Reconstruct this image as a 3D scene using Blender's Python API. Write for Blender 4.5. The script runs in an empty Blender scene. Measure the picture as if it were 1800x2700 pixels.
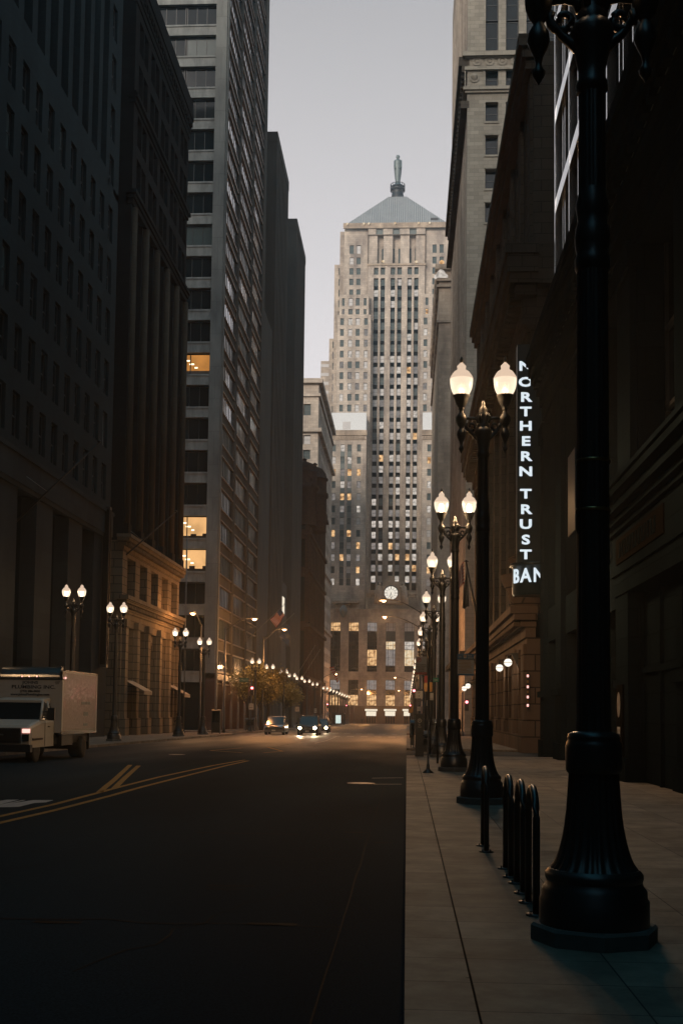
import bpy, math, random
from mathutils import Vector, Matrix
R = math.radians
sc = bpy.context.scene
COL = sc.collection
random.seed(7)

# ------------------------------------------------------------------ camera
F = 3000.0; YAW = 0.0573; TILT = 0.066; ROLL = 0.0120
EYE = Vector((0, 0, 1.6))
_fw = Vector((-math.sin(YAW)*math.cos(TILT), math.cos(YAW)*math.cos(TILT), math.sin(TILT)))
_r0 = Vector((math.cos(YAW), math.sin(YAW), 0)); _u0 = _r0.cross(_fw)
_r = _r0*math.cos(ROLL)+_u0*math.sin(ROLL); _u = _u0*math.cos(ROLL)-_r0*math.sin(ROLL)
def _proj(d, cx, cy):
    zf = d.dot(_fw); return cx+F*d.dot(_r)/zf, cy-F*d.dot(_u)/zf
_p = _proj(Vector((0, 1, 0)), 900, 1350)
SX = 1072-_p[0]; SY = 1878-_p[1]          # principal point offset so the street vanishes at (1072,1878)
cd = bpy.data.cameras.new('camera'); cam = bpy.data.objects.new('camera', cd); COL.objects.link(cam)
cd.sensor_fit = 'VERTICAL'; cd.sensor_height = 36; cd.sensor_width = 24; cd.lens = 36*F/2700
cd.shift_x = -SX/2700; cd.shift_y = SY/2700
cd.clip_start = 0.1; cd.clip_end = 6000
cam.matrix_world = Matrix(((_r.x, _u.x, -_fw.x, EYE.x), (_r.y, _u.y, -_fw.y, EYE.y), (_r.z, _u.z, -_fw.z, EYE.z), (0, 0, 0, 1)))
sc.camera = cam
def ray(px, py):
    return (_fw*F + _r*(px-900-SX) + _u*(-(py-1350-SY)))
def at(px, py, Y):                          # measured photo position on the plane at distance Y -> metres (X, Z)
    d = ray(px, py); t = Y/d.y; return d.x*t, EYE.z+d.z*t
def pix(x, y, z):
    q = _proj(Vector((x, y, z))-EYE, 900+SX, 1350+SY); return q
def gz(y): return -0.0062*max(0.0, y-25)
def rz(y): return gz(y)-0.13

# ------------------------------------------------------------------ sky, sun, exposure
w = bpy.data.worlds.new('World'); sc.world = w; w.use_nodes = True
nt = w.node_tree; nt.nodes.clear()
wo = nt.nodes.new('ShaderNodeOutputWorld'); bg = nt.nodes.new('ShaderNodeBackground')
sky = nt.nodes.new('ShaderNodeTexSky'); sky.sky_type = 'NISHITA'; sky.sun_disc = False
sky.sun_elevation = R(4); sky.sun_rotation = R(150); sky.air_density = 1.3; sky.dust_density = 2.5; sky.ozone_density = 3
hs = nt.nodes.new('ShaderNodeHueSaturation'); hs.inputs['Saturation'].default_value = 0.22; hs.inputs['Value'].default_value = 1.0
tint = nt.nodes.new('ShaderNodeMix'); tint.data_type = 'RGBA'; tint.blend_type = 'MULTIPLY'; tint.inputs[0].default_value = 1
tint.inputs[7].default_value = (1.0, 0.98, 1.0, 1)
nt.links.new(sky.outputs[0], hs.inputs['Color']); nt.links.new(hs.outputs[0], tint.inputs[6])
# dusk: bright low band over the street, deep teal overhead
tcw = nt.nodes.new('ShaderNodeTexCoord'); spw = nt.nodes.new('ShaderNodeSeparateXYZ'); crw = nt.nodes.new('ShaderNodeValToRGB')
nt.links.new(tcw.outputs['Generated'], spw.inputs[0]); nt.links.new(spw.outputs[2], crw.inputs[0])
el = crw.color_ramp.elements; el[0].position = 0.0; el[0].color = (6.8, 6.3, 6.3, 1); el[1].position = 1.0; el[1].color = (0.3, 2.5, 3.7, 1)
for p_, c_ in ((0.20, (6.4, 5.95, 6.0, 1)), (0.36, (4.7, 4.45, 4.5, 1)), (0.54, (2.95, 2.85, 2.9, 1)), (0.68, (0.6, 2.2, 3.2, 1))):
    q_ = el.new(p_); q_.color = c_
mxw = nt.nodes.new('ShaderNodeMix'); mxw.data_type = 'RGBA'; mxw.inputs[0].default_value = 0.8
nt.links.new(tint.outputs[2], mxw.inputs[6]); nt.links.new(crw.outputs[0], mxw.inputs[7])
nt.links.new(mxw.outputs[2], bg.inputs[0]); nt.links.new(bg.outputs[0], wo.inputs[0])
bg.inputs[1].default_value = 0.10
sd = bpy.data.lights.new('sun', 'SUN'); sd.energy = 1.75; sd.angle = R(25); sd.color = (1, 0.87, 0.75)
sun = bpy.data.objects.new('sun', sd); COL.objects.link(sun)
sun.rotation_euler = (R(69), 0, R(-24))
sc.view_settings.view_transform = 'Standard'; sc.view_settings.look = 'None'
sc.view_settings.exposure = 1.0; sc.view_settings.gamma = 1
try:
    sc.cycles.max_bounces = 5; sc.cycles.diffuse_bounces = 2; sc.cycles.glossy_bounces = 3; sc.cycles.transparent_max_bounces = 8
    sc.cycles.sample_clamp_indirect = 3; sc.cycles.use_light_tree = True; sc.cycles.caustics_reflective = False; sc.cycles.caustics_refractive = False
except Exception: pass

# ------------------------------------------------------------------ materials
def newmat(name):
    m = bpy.data.materials.new(name); m.use_nodes = True
    n = m.node_tree.nodes; b = n['Principled BSDF']; return m, m.node_tree, b
def plain(name, col, rough=0.6, metal=0.0, noise=0.25, scale=3.0, bump=0.0, spec=0.5):
    m, t, b = newmat(name)
    tc = t.nodes.new('ShaderNodeTexCoord'); nz = t.nodes.new('ShaderNodeTexNoise'); nz.inputs['Scale'].default_value = scale
    nz.inputs['Detail'].default_value = 5
    t.links.new(tc.outputs['Object'], nz.inputs['Vector'])
    mx = t.nodes.new('ShaderNodeMix'); mx.data_type = 'RGBA'
    mx.inputs[6].default_value = tuple(c*(1-noise) for c in col)+(1,); mx.inputs[7].default_value = tuple(min(1, c*(1+noise)) for c in col)+(1,)
    t.links.new(nz.outputs['Fac'], mx.inputs[0]); t.links.new(mx.outputs[2], b.inputs['Base Color'])
    b.inputs['Roughness'].default_value = rough; b.inputs['Metallic'].default_value = metal
    b.inputs['Specular IOR Level'].default_value = spec
    if bump:
        bp = t.nodes.new('ShaderNodeBump'); bp.inputs['Strength'].default_value = bump; bp.inputs['Distance'].default_value = 0.02
        t.links.new(nz.outputs['Fac'], bp.inputs['Height']); t.links.new(bp.outputs[0], b.inputs['Normal'])
    return m
def stone(name, col, bw=1.2, bh=0.6, joint=0.55, var=0.18, rough=0.85, mortar=0.012, stain=0.35, spec=0.02, sscale=0.35):
    m, t, b = newmat(name); N = t.nodes.new
    tc = N('ShaderNodeTexCoord'); sp = N('ShaderNodeSeparateXYZ'); ad = N('ShaderNodeMath'); ad.operation = 'ADD'; cb = N('ShaderNodeCombineXYZ')
    t.links.new(tc.outputs['Object'], sp.inputs[0]); t.links.new(sp.outputs[0], ad.inputs[0]); t.links.new(sp.outputs[1], ad.inputs[1])
    t.links.new(ad.outputs[0], cb.inputs[0]); t.links.new(sp.outputs[2], cb.inputs[1])
    br = N('ShaderNodeTexBrick'); t.links.new(cb.outputs[0], br.inputs['Vector'])
    br.inputs['Scale'].default_value = 1; br.inputs['Brick Width'].default_value = bw; br.inputs['Row Height'].default_value = bh
    br.inputs['Mortar Size'].default_value = mortar; br.inputs['Mortar Smooth'].default_value = 0.4
    br.inputs['Color1'].default_value = tuple(c*(1-var) for c in col)+(1,)
    br.inputs['Color2'].default_value = tuple(min(1, c*(1+var)) for c in col)+(1,)
    br.inputs['Mortar'].default_value = tuple(c*joint for c in col)+(1,)
    nz = N('ShaderNodeTexNoise'); nz.inputs['Scale'].default_value = sscale; nz.inputs['Detail'].default_value = 8; nz.inputs['Roughness'].default_value = 0.65
    mp = N('ShaderNodeMapping'); mp.inputs['Scale'].default_value = (1, 1, 0.35)
    t.links.new(tc.outputs['Object'], mp.inputs[0]); t.links.new(mp.outputs[0], nz.inputs['Vector'])
    cr = N('ShaderNodeValToRGB'); cr.color_ramp.elements[0].position = 0.3; cr.color_ramp.elements[1].position = 0.65
    cr.color_ramp.elements[0].color = (1-stain, 1-stain, 1-stain*0.95, 1); cr.color_ramp.elements[1].color = (1, 1, 1, 1)
    t.links.new(nz.outputs['Fac'], cr.inputs[0])
    mx = N('ShaderNodeMix'); mx.data_type = 'RGBA'; mx.blend_type = 'MULTIPLY'; mx.inputs[0].default_value = 1
    t.links.new(br.outputs['Color'], mx.inputs[6]); t.links.new(cr.outputs[0], mx.inputs[7]); t.links.new(mx.outputs[2], b.inputs['Base Color'])
    b.inputs['Roughness'].default_value = rough; b.inputs['Specular IOR Level'].default_value = spec
    bp = N('ShaderNodeBump'); bp.inputs['Strength'].default_value = 0.4; bp.inputs['Distance'].default_value = 0.03; bp.invert = True
    t.links.new(br.outputs['Fac'], bp.inputs['Height']); t.links.new(bp.outputs[0], b.inputs['Normal'])
    return m
def emit(name, col, strength, sample=False, noise=0.0, scale=2.0, col2=None):
    m = bpy.data.materials.new(name); m.use_nodes = True; t = m.node_tree; t.nodes.clear()
    o = t.nodes.new('ShaderNodeOutputMaterial'); e = t.nodes.new('ShaderNodeEmission'); e.inputs[0].default_value = tuple(col)+(1,); e.inputs[1].default_value = strength
    if noise or col2:
        tc = t.nodes.new('ShaderNodeTexCoord'); nz = t.nodes.new('ShaderNodeTexNoise'); nz.inputs['Scale'].default_value = scale; nz.inputs['Detail'].default_value = 2
        t.links.new(tc.outputs['Object'], nz.inputs['Vector'])
        cr = t.nodes.new('ShaderNodeValToRGB'); cr.color_ramp.elements[0].position = 0.35; cr.color_ramp.elements[1].position = 0.62
        cr.color_ramp.elements[0].color = tuple(col2 or [c*(1-noise) for c in col])+(1,); cr.color_ramp.elements[1].color = tuple(col)+(1,)
        t.links.new(nz.outputs['Fac'], cr.inputs[0]); t.links.new(cr.outputs[0], e.inputs[0])
    t.links.new(e.outputs[0], o.inputs[0])
    if not sample:
        try: m.cycles.emission_sampling = 'NONE'
        except Exception: pass
    return m
def glass(name, col, rough=0.08, spec=0.6, wav=0.15, wscale=0.8, metal=0.0):
    m, t, b = newmat(name); N = t.nodes.new
    tc = N('ShaderNodeTexCoord'); nz = N('ShaderNodeTexNoise'); nz.inputs['Scale'].default_value = wscale; nz.inputs['Detail'].default_value = 1
    t.links.new(tc.outputs['Object'], nz.inputs['Vector'])
    bp = N('ShaderNodeBump'); bp.inputs['Strength'].default_value = wav; bp.inputs['Distance'].default_value = 0.03
    t.links.new(nz.outputs['Fac'], bp.inputs['Height']); t.links.new(bp.outputs[0], b.inputs['Normal'])
    b.inputs['Base Color'].default_value = tuple(col)+(1,); b.inputs['Roughness'].default_value = rough
    b.inputs['Specular IOR Level'].default_value = spec; b.inputs['Metallic'].default_value = metal
    return m
M = {}
M['limestone'] = stone('weathered limestone', (0.52, 0.445, 0.365), 1.3, 0.7, 0.7, 0.12, mortar=0.03, stain=0.62, sscale=0.22)
M['limestone_dark'] = stone('sooty limestone', (0.46, 0.37, 0.28), 1.3, 0.7, 0.7, 0.12, mortar=0.02, stain=0.6, sscale=0.3)
M['pale_stone'] = stone('pale ashlar', (0.30, 0.275, 0.225), 0.95, 0.42, 0.6, 0.14, mortar=0.014, stain=0.3, sscale=0.25)
M['grey_brick'] = stone('dark grey brick', (0.026, 0.036, 0.040), 0.4, 0.16, 0.8, 0.08, mortar=0.01, stain=0.25)
M['belt_stone'] = stone('grey granite belt', (0.038, 0.044, 0.047), 1.8, 0.9, 0.75, 0.10, stain=0.35)
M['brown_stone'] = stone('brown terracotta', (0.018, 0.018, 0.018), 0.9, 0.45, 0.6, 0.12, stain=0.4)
M['brown_pier_lit'] = stone('lamplit brown terracotta pier', (0.060, 0.048, 0.036), 0.9, 0.9, 0.6, 0.1, stain=0.4)
M['tan_stone'] = stone('tan rusticated stone', (0.20, 0.16, 0.115), 1.3, 0.62, 0.35, 0.10, mortar=0.035, stain=0.3)
M['concrete_panel'] = stone('grey concrete panel', (0.20, 0.205, 0.19), 1.6, 3.67, 0.6, 0.05, mortar=0.02, stain=0.45, sscale=0.5)
M['spandrel'] = stone('pale spandrel panel', (0.27, 0.28, 0.26), 1.5, 4.0, 0.7, 0.06, stain=0.5, sscale=0.9)
M['tower_pier'] = stone('dark slate tower pier', (0.10, 0.095, 0.085), 0.8, 3.5, 0.75, 0.05, stain=0.3)
M['fin_metal'] = plain('bronze window fin', (0.26, 0.20, 0.16), 0.35, 0.6, 0.2)
M['rookery_stone'] = stone('red brown brick', (0.070, 0.036, 0.025), 0.8, 0.35, 0.6, 0.2, stain=0.4)
M['black_stone'] = stone('soot dark granite', (0.010, 0.016, 0.020), 1.4, 0.7, 0.6, 0.1, stain=0.4, rough=0.95, spec=0.0)
M['bank_stone'] = stone('dark bank granite', (0.085, 0.072, 0.058), 1.2, 0.55, 0.45, 0.12, mortar=0.02, stain=0.4)
M['lower_granite'] = stone('rusticated red granite', (0.13, 0.092, 0.07), 1.7, 0.8, 0.3, 0.12, mortar=0.04, stain=0.3)
M['polished_granite'] = stone('polished red granite', (0.085, 0.05, 0.038), 1.6, 1.1, 0.6, 0.15, rough=0.22, spec=0.6, stain=0.4)
M['white_trim'] = plain('bright polished metal trim', (0.92, 0.92, 0.92), 0.15, 1.0, 0.03, 3)
M['copper_roof'] = None
m, t, b = newmat('standing seam roof'); tc = t.nodes.new('ShaderNodeTexCoord'); wv = t.nodes.new('ShaderNodeTexWave'); wv.inputs['Scale'].default_value = 0.32
wv.bands_direction = 'X'; wv.inputs['Distortion'].default_value = 0
nz = t.nodes.new('ShaderNodeTexNoise'); nz.inputs['Scale'].default_value = 0.3; nz.inputs['Detail'].default_value = 7
t.links.new(tc.outputs['Object'], wv.inputs[0]); t.links.new(tc.outputs['Object'], nz.inputs[0])
cr = t.nodes.new('ShaderNodeValToRGB'); cr.color_ramp.elements[0].color = (0.19, 0.188, 0.188, 1); cr.color_ramp.elements[1].color = (0.32, 0.31, 0.305, 1)
mm = t.nodes.new('ShaderNodeMath'); mm.operation = 'MULTIPLY_ADD'; mm.inputs[1].default_value = 0.35
t.links.new(wv.outputs['Fac'], mm.inputs[0]); t.links.new(nz.outputs['Fac'], mm.inputs[2]); t.links.new(mm.outputs[0], cr.inputs[0]); t.links.new(cr.outputs[0], b.inputs['Base Color'])
b.inputs['Roughness'].default_value = 0.55; M['copper_roof'] = m
M['frame_dark'] = plain('dark window frame', (0.03, 0.032, 0.033), 0.4)
M['frame_teal'] = plain('weathered window frame', (0.09, 0.11, 0.105), 0.5)
M['glass_dark'] = glass('dark window glass', (0.008, 0.012, 0.014))
M['glass_teal'] = glass('teal window glass', (0.055, 0.075, 0.075), 0.25, 0.3)
M['glass_mirror'] = glass('sky mirror glass', (0.88, 0.89, 0.92), 0.05, 1.0, 0.03, metal=1.0)
M['blind'] = plain('drawn window blind', (0.42, 0.41, 0.40), 0.4, 0, 0.12, 0.7)
M['lit_white'] = emit('white lit room', (0.80, 0.72, 0.64), 0.48, noise=0.55, scale=1.2)
M['lit_grey'] = emit('dimly lit room', (0.50, 0.45, 0.42), 0.279, noise=0.4, scale=1.3)
M['lit_warm'] = emit('warm lit room', (1.0, 0.62, 0.30), 0.57, scale=1.0, col2=(0.30, 0.14, 0.05))
M['lit_bright'] = emit('bright lit room', (1.0, 0.86, 0.62), 0.468, scale=1.1, col2=(0.75, 0.48, 0.24))
M['iron'] = plain('black painted cast iron', (0.012, 0.013, 0.014), 0.38, 0.0, 0.3, 6, 0.05, spec=0.6)
M['iron_rough'] = plain('dull black iron', (0.014, 0.015, 0.016), 0.5)
M['steel'] = plain('galvanised steel', (0.22, 0.21, 0.2), 0.4, 0.7)
M['concrete'] = plain('cast concrete plinth', (0.08, 0.078, 0.072), 0.9, 0, 0.3, 8, 0.2)
M['sign_white'] = plain('white sign face', (0.33, 0.31, 0.28), 0.5, 0, 0.05)
M['sign_red'] = plain('red sign paint', (0.45, 0.04, 0.03), 0.5)
M['sign_blue'] = plain('blue sign face', (0.02, 0.09, 0.16), 0.4)
M['sign_green'] = plain('green street sign face', (0.01, 0.10, 0.07), 0.4)
M['ink'] = plain('dark lettering', (0.02, 0.02, 0.025), 0.5)
M['rubber'] = plain('tyre rubber', (0.012, 0.012, 0.012), 0.8)
M['truck_white'] = plain('white truck paint', (0.36, 0.34, 0.30), 0.35, 0, 0.1, 1.5)
M['box_white'] = plain('white corrugated box panel', (0.33, 0.31, 0.28), 0.3, 0, 0.12, 1.0, spec=0.6)
M['box_side'] = glass('glossy riveted side panel', (0.42, 0.36, 0.33), 0.12, 0.9, 0.5, 5.0)
M['aluminium'] = plain('polished aluminium', (0.55, 0.55, 0.53), 0.22, 1.0, 0.1)
M['car_silver'] = plain('silver car paint', (0.30, 0.29, 0.28), 0.22, 0.7, 0.05)
M['car_dark'] = plain('dark car paint', (0.02, 0.022, 0.025), 0.2, 0.2, 0.05)
M['bark'] = plain('dark bark', (0.05, 0.035, 0.025), 0.9, 0, 0.3, 10, 0.4)
M['leaf'] = plain('autumn yellow green leaves', (0.19, 0.155, 0.045), 0.6, 0, 0.5, 1.5)
M['cloth_dark'] = plain('dark coat cloth', (0.02, 0.02, 0.024), 0.9)
M['cloth_blue'] = plain('navy flag cloth', (0.03, 0.06, 0.13), 0.8)
M['cloth_red'] = plain('red flag stripe', (0.35, 0.03, 0.03), 0.8)
M['cloth_white'] = plain('white flag stripe', (0.55, 0.5, 0.46), 0.8)
M['skin'] = plain('skin', (0.35, 0.2, 0.14), 0.6)
M['canvas'] = plain('tan awning canvas', (0.22, 0.18, 0.13), 0.8)
M['plate_dark'] = plain('dark bronze plate', (0.010, 0.008, 0.006), 0.95, 0.0, 0.3, spec=0.0)
M['bronze'] = plain('old bronze plate', (0.30, 0.17, 0.07), 0.3, 0.8, 0.3)
M['statue_metal'] = plain('grey aluminium statue', (0.10, 0.125, 0.125), 0.5, 0.3, 0.25, 2)
M['panel_pale'] = plain('pale penthouse cladding', (0.58, 0.60, 0.60), 0.6, 0, 0.05)
M['letter_glow'] = emit('white lit letters', (0.82, 0.93, 1.0), 0.456, True)
M['sign_fin'] = plain('dark sign fin', (0.006, 0.016, 0.020), 0.3)
M['clock_face'] = emit('lit clock face', (1.0, 0.93, 0.80), 0.48, True)
M['head_glow'] = emit('headlight glow', (1.0, 0.78, 0.5), 40, True)
M['tail_red'] = emit('red signal lens', (1.0, 0.12, 0.14), 9, True)
M['pink_lens'] = emit('pink running light', (1.0, 0.45, 0.38), 0.91)
M['cobra_lens'] = emit('orange street light lens', (1.0, 0.52, 0.22), 14)
M['bulb'] = emit('bright lamp bulb', (1.0, 0.86, 0.62), 9)
M['ball_glow'] = emit('opal ball lamp', (1.0, 0.90, 0.74), 0.69)
M['ad_glow'] = emit('lit poster panel', (0.72, 0.86, 0.80), 0.48)
M['door_glow'] = emit('lit transom', (1.0, 0.88, 0.68), 0.507)
M['ceiling_lamp'] = emit('ceiling light panel', (1.0, 0.80, 0.50), 1.8, True)
M['room_wall'] = plain('warm office wall', (0.55, 0.33, 0.15), 0.8, 0, 0.1)
M['room_dark'] = plain('office furniture', (0.04, 0.03, 0.025), 0.8)
M['paint_yellow'] = plain('worn yellow road paint', (0.20, 0.11, 0.03), 0.9, 0, 0.6, 7, spec=.1)
M['paint_white'] = plain('worn white road paint', (0.22, 0.215, 0.205), 0.7, 0, 0.45, 5)
M['ridge'] = plain('dark tar patch', (0.003, 0.004, 0.004), 0.9, 0, 0.3, spec=.05)
M['gutter'] = plain('concrete gutter', (0.012, 0.016, 0.018), 0.9, 0, 0.4, 5, .3, spec=.05)

def globe_mat():                            # milky acrylic: part see-through, glowing from the lamp inside
    m = bpy.data.materials.new('lamp globe acrylic'); m.use_nodes = True; t = m.node_tree; t.nodes.clear(); N = t.nodes.new
    o = N('ShaderNodeOutputMaterial'); tr = N('ShaderNodeBsdfTransparent'); e = N('ShaderNodeEmission'); e.inputs[0].default_value = (1, 0.80, 0.58, 1); e.inputs[1].default_value = 0.75
    gl = N('ShaderNodeBsdfGlossy'); gl.inputs['Roughness'].default_value = 0.1
    lw = N('ShaderNodeLayerWeight'); lw.inputs[0].default_value = 0.5
    mr = N('ShaderNodeMapRange'); mr.inputs[3].default_value = 0.45; mr.inputs[4].default_value = 0.95
    t.links.new(lw.outputs['Facing'], mr.inputs[0])
    m1 = N('ShaderNodeMixShader'); t.links.new(mr.outputs[0], m1.inputs[0]); t.links.new(tr.outputs[0], m1.inputs[1]); t.links.new(e.outputs[0], m1.inputs[2])
    m2 = N('ShaderNodeMixShader'); m2.inputs[0].default_value = 0.06; t.links.new(m1.outputs[0], m2.inputs[1]); t.links.new(gl.outputs[0], m2.inputs[2])
    t.links.new(m2.outputs[0], o.inputs[0])
    try: m.cycles.emission_sampling = 'NONE'
    except Exception: pass
    return m
M['globe'] = globe_mat()
M['globe_cap'] = emit('milky globe shoulder', (1.0, 0.74, 0.54), 0.384)

def asphalt(nm='asphalt', r0=.86, r1=.97, sp=.05):
    m, t, b = newmat(nm); N = t.nodes.new
    tc = N('ShaderNodeTexCoord'); n1 = N('ShaderNodeTexNoise'); n1.inputs['Scale'].default_value = 0.25; n1.inputs['Detail'].default_value = 6
    mp = N('ShaderNodeMapping'); mp.inputs['Scale'].default_value = (1, 0.22, 1)
    t.links.new(tc.outputs['Object'], mp.inputs[0]); t.links.new(mp.outputs[0], n1.inputs['Vector'])
    n2 = N('ShaderNodeTexNoise'); n2.inputs['Scale'].default_value = 60; n2.inputs['Detail'].default_value = 3; t.links.new(tc.outputs['Object'], n2.inputs['Vector'])
    cr = N('ShaderNodeValToRGB'); e = cr.color_ramp.elements; e[0].position = 0.32; e[0].color = (0.005, 0.011, 0.015, 1); e[1].position = 0.68; e[1].color = (0.015, 0.027, 0.033, 1)
    t.links.new(n1.outputs['Fac'], cr.inputs[0])
    m3 = N('ShaderNodeMix'); m3.data_type = 'RGBA'; m3.blend_type = 'MULTIPLY'; m3.inputs[0].default_value = 1
    c2 = N('ShaderNodeValToRGB'); c2.color_ramp.elements[0].color = (0.62, 0.62, 0.62, 1); c2.color_ramp.elements[1].color = (1.35, 1.35, 1.35, 1)
    c2.color_ramp.elements[0].position = 0.3; c2.color_ramp.elements[1].position = 0.7
    t.links.new(n2.outputs['Fac'], c2.inputs[0]); t.links.new(cr.outputs[0], m3.inputs[6]); t.links.new(c2.outputs[0], m3.inputs[7]); t.links.new(m3.outputs[2], b.inputs['Base Color'])
    # the block nearest the camera is fresh matte asphalt, the crossing beyond is worn smooth by traffic
    sy = N('ShaderNodeSeparateXYZ'); t.links.new(tc.outputs['Object'], sy.inputs[0]); n4 = N('ShaderNodeTexNoise'); n4.inputs['Scale'].default_value = 0.35; n4.inputs['Detail'].default_value = 4
    mp4 = N('ShaderNodeMapping'); mp4.inputs['Scale'].default_value = (.6, .12, 1); t.links.new(tc.outputs['Object'], mp4.inputs[0]); t.links.new(mp4.outputs[0], n4.inputs['Vector'])
    ma = N('ShaderNodeMath'); ma.operation = 'MULTIPLY_ADD'; ma.inputs[1].default_value = 60; t.links.new(n4.outputs['Fac'], ma.inputs[0]); t.links.new(sy.outputs[1], ma.inputs[2])
    wr = N('ShaderNodeMapRange'); wr.interpolation_type = 'SMOOTHSTEP'; wr.inputs[1].default_value = 68; wr.inputs[2].default_value = 112; t.links.new(ma.outputs[0], wr.inputs[0])
    r2 = N('ShaderNodeMapRange'); r2.inputs[3].default_value = 0.93; r2.inputs[4].default_value = 0.52; t.links.new(wr.outputs[0], r2.inputs[0]); t.links.new(r2.outputs[0], b.inputs['Roughness'])
    r3 = N('ShaderNodeMapRange'); r3.inputs[3].default_value = 0.01; r3.inputs[4].default_value = 0.2; t.links.new(wr.outputs[0], r3.inputs[0]); t.links.new(r3.outputs[0], b.inputs['Specular IOR Level'])
    bp = N('ShaderNodeBump'); bp.inputs['Strength'].default_value = 0.12; bp.inputs['Distance'].default_value = 0.01
    t.links.new(n2.outputs['Fac'], bp.inputs['Height']); t.links.new(bp.outputs[0], b.inputs['Normal'])
    return m
M['asphalt'] = asphalt(); M['asphalt_worn'] = M['asphalt']
def paving():
    m, t, b = newmat('concrete paving slabs'); N = t.nodes.new
    tc = N('ShaderNodeTexCoord'); mp = N('ShaderNodeMapping'); mp.inputs['Location'].default_value = (-0.40, 0.33, 0)
    t.links.new(tc.outputs['Object'], mp.inputs[0])
    br = N('ShaderNodeTexBrick'); br.offset = 0; t.links.new(mp.outputs[0], br.inputs['Vector']); br.inputs['Scale'].default_value = 1
    br.inputs['Brick Width'].default_value = 0.91; br.inputs['Row Height'].default_value = 0.66; br.inputs['Mortar Size'].default_value = 0.006; br.inputs['Mortar Smooth'].default_value = 0.2
    br.inputs['Color1'].default_value = (0.15, 0.122, 0.095, 1); br.inputs['Color2'].default_value = (0.215, 0.175, 0.135, 1); br.inputs['Mortar'].default_value = (0.035, 0.032, 0.03, 1)
    nz = N('ShaderNodeTexNoise'); nz.inputs['Scale'].default_value = 1.6; nz.inputs['Detail'].default_value = 9; nz.inputs['Roughness'].default_value = 0.7; t.links.new(tc.outputs['Object'], nz.inputs['Vector'])
    cr = N('ShaderNodeValToRGB'); cr.color_ramp.elements[0].position = 0.3; cr.color_ramp.elements[0].color = (0.42, 0.42, 0.42, 1); cr.color_ramp.elements[1].position = 0.66; cr.color_ramp.elements[1].color = (1.2, 1.2, 1.2, 1)
    t.links.new(nz.outputs['Fac'], cr.inputs[0])
    vo = N('ShaderNodeTexVoronoi'); vo.inputs['Scale'].default_value = 2.2; t.links.new(tc.outputs['Object'], vo.inputs['Vector'])
    c3 = N('ShaderNodeValToRGB'); c3.color_ramp.elements[0].position = 0.035; c3.color_ramp.elements[0].color = (0.35, 0.35, 0.35, 1); c3.color_ramp.elements[1].position = 0.05; c3.color_ramp.elements[1].color = (1, 1, 1, 1)
    t.links.new(vo.outputs['Distance'], c3.inputs[0])
    mx = N('ShaderNodeMix'); mx.data_type = 'RGBA'; mx.blend_type = 'MULTIPLY'; mx.inputs[0].default_value = 1
    my = N('ShaderNodeMix'); my.data_type = 'RGBA'; my.blend_type = 'MULTIPLY'; my.inputs[0].default_value = 1
    t.links.new(br.outputs['Color'], mx.inputs[6]); t.links.new(cr.outputs[0], mx.inputs[7]); t.links.new(mx.outputs[2], my.inputs[6]); t.links.new(c3.outputs[0], my.inputs[7])
    t.links.new(my.outputs[2], b.inputs['Base Color'])
    bp = N('ShaderNodeBump'); bp.inputs['Strength'].default_value = 0.6; bp.inputs['Distance'].default_value = 0.01; bp.invert = True
    t.links.new(br.outputs['Fac'], bp.inputs['Height']); t.links.new(bp.outputs[0], b.inputs['Normal'])
    b.inputs['Roughness'].default_value = 0.8; b.inputs['Specular IOR Level'].default_value = 0.15
    return m
M['paving'] = paving()

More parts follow.
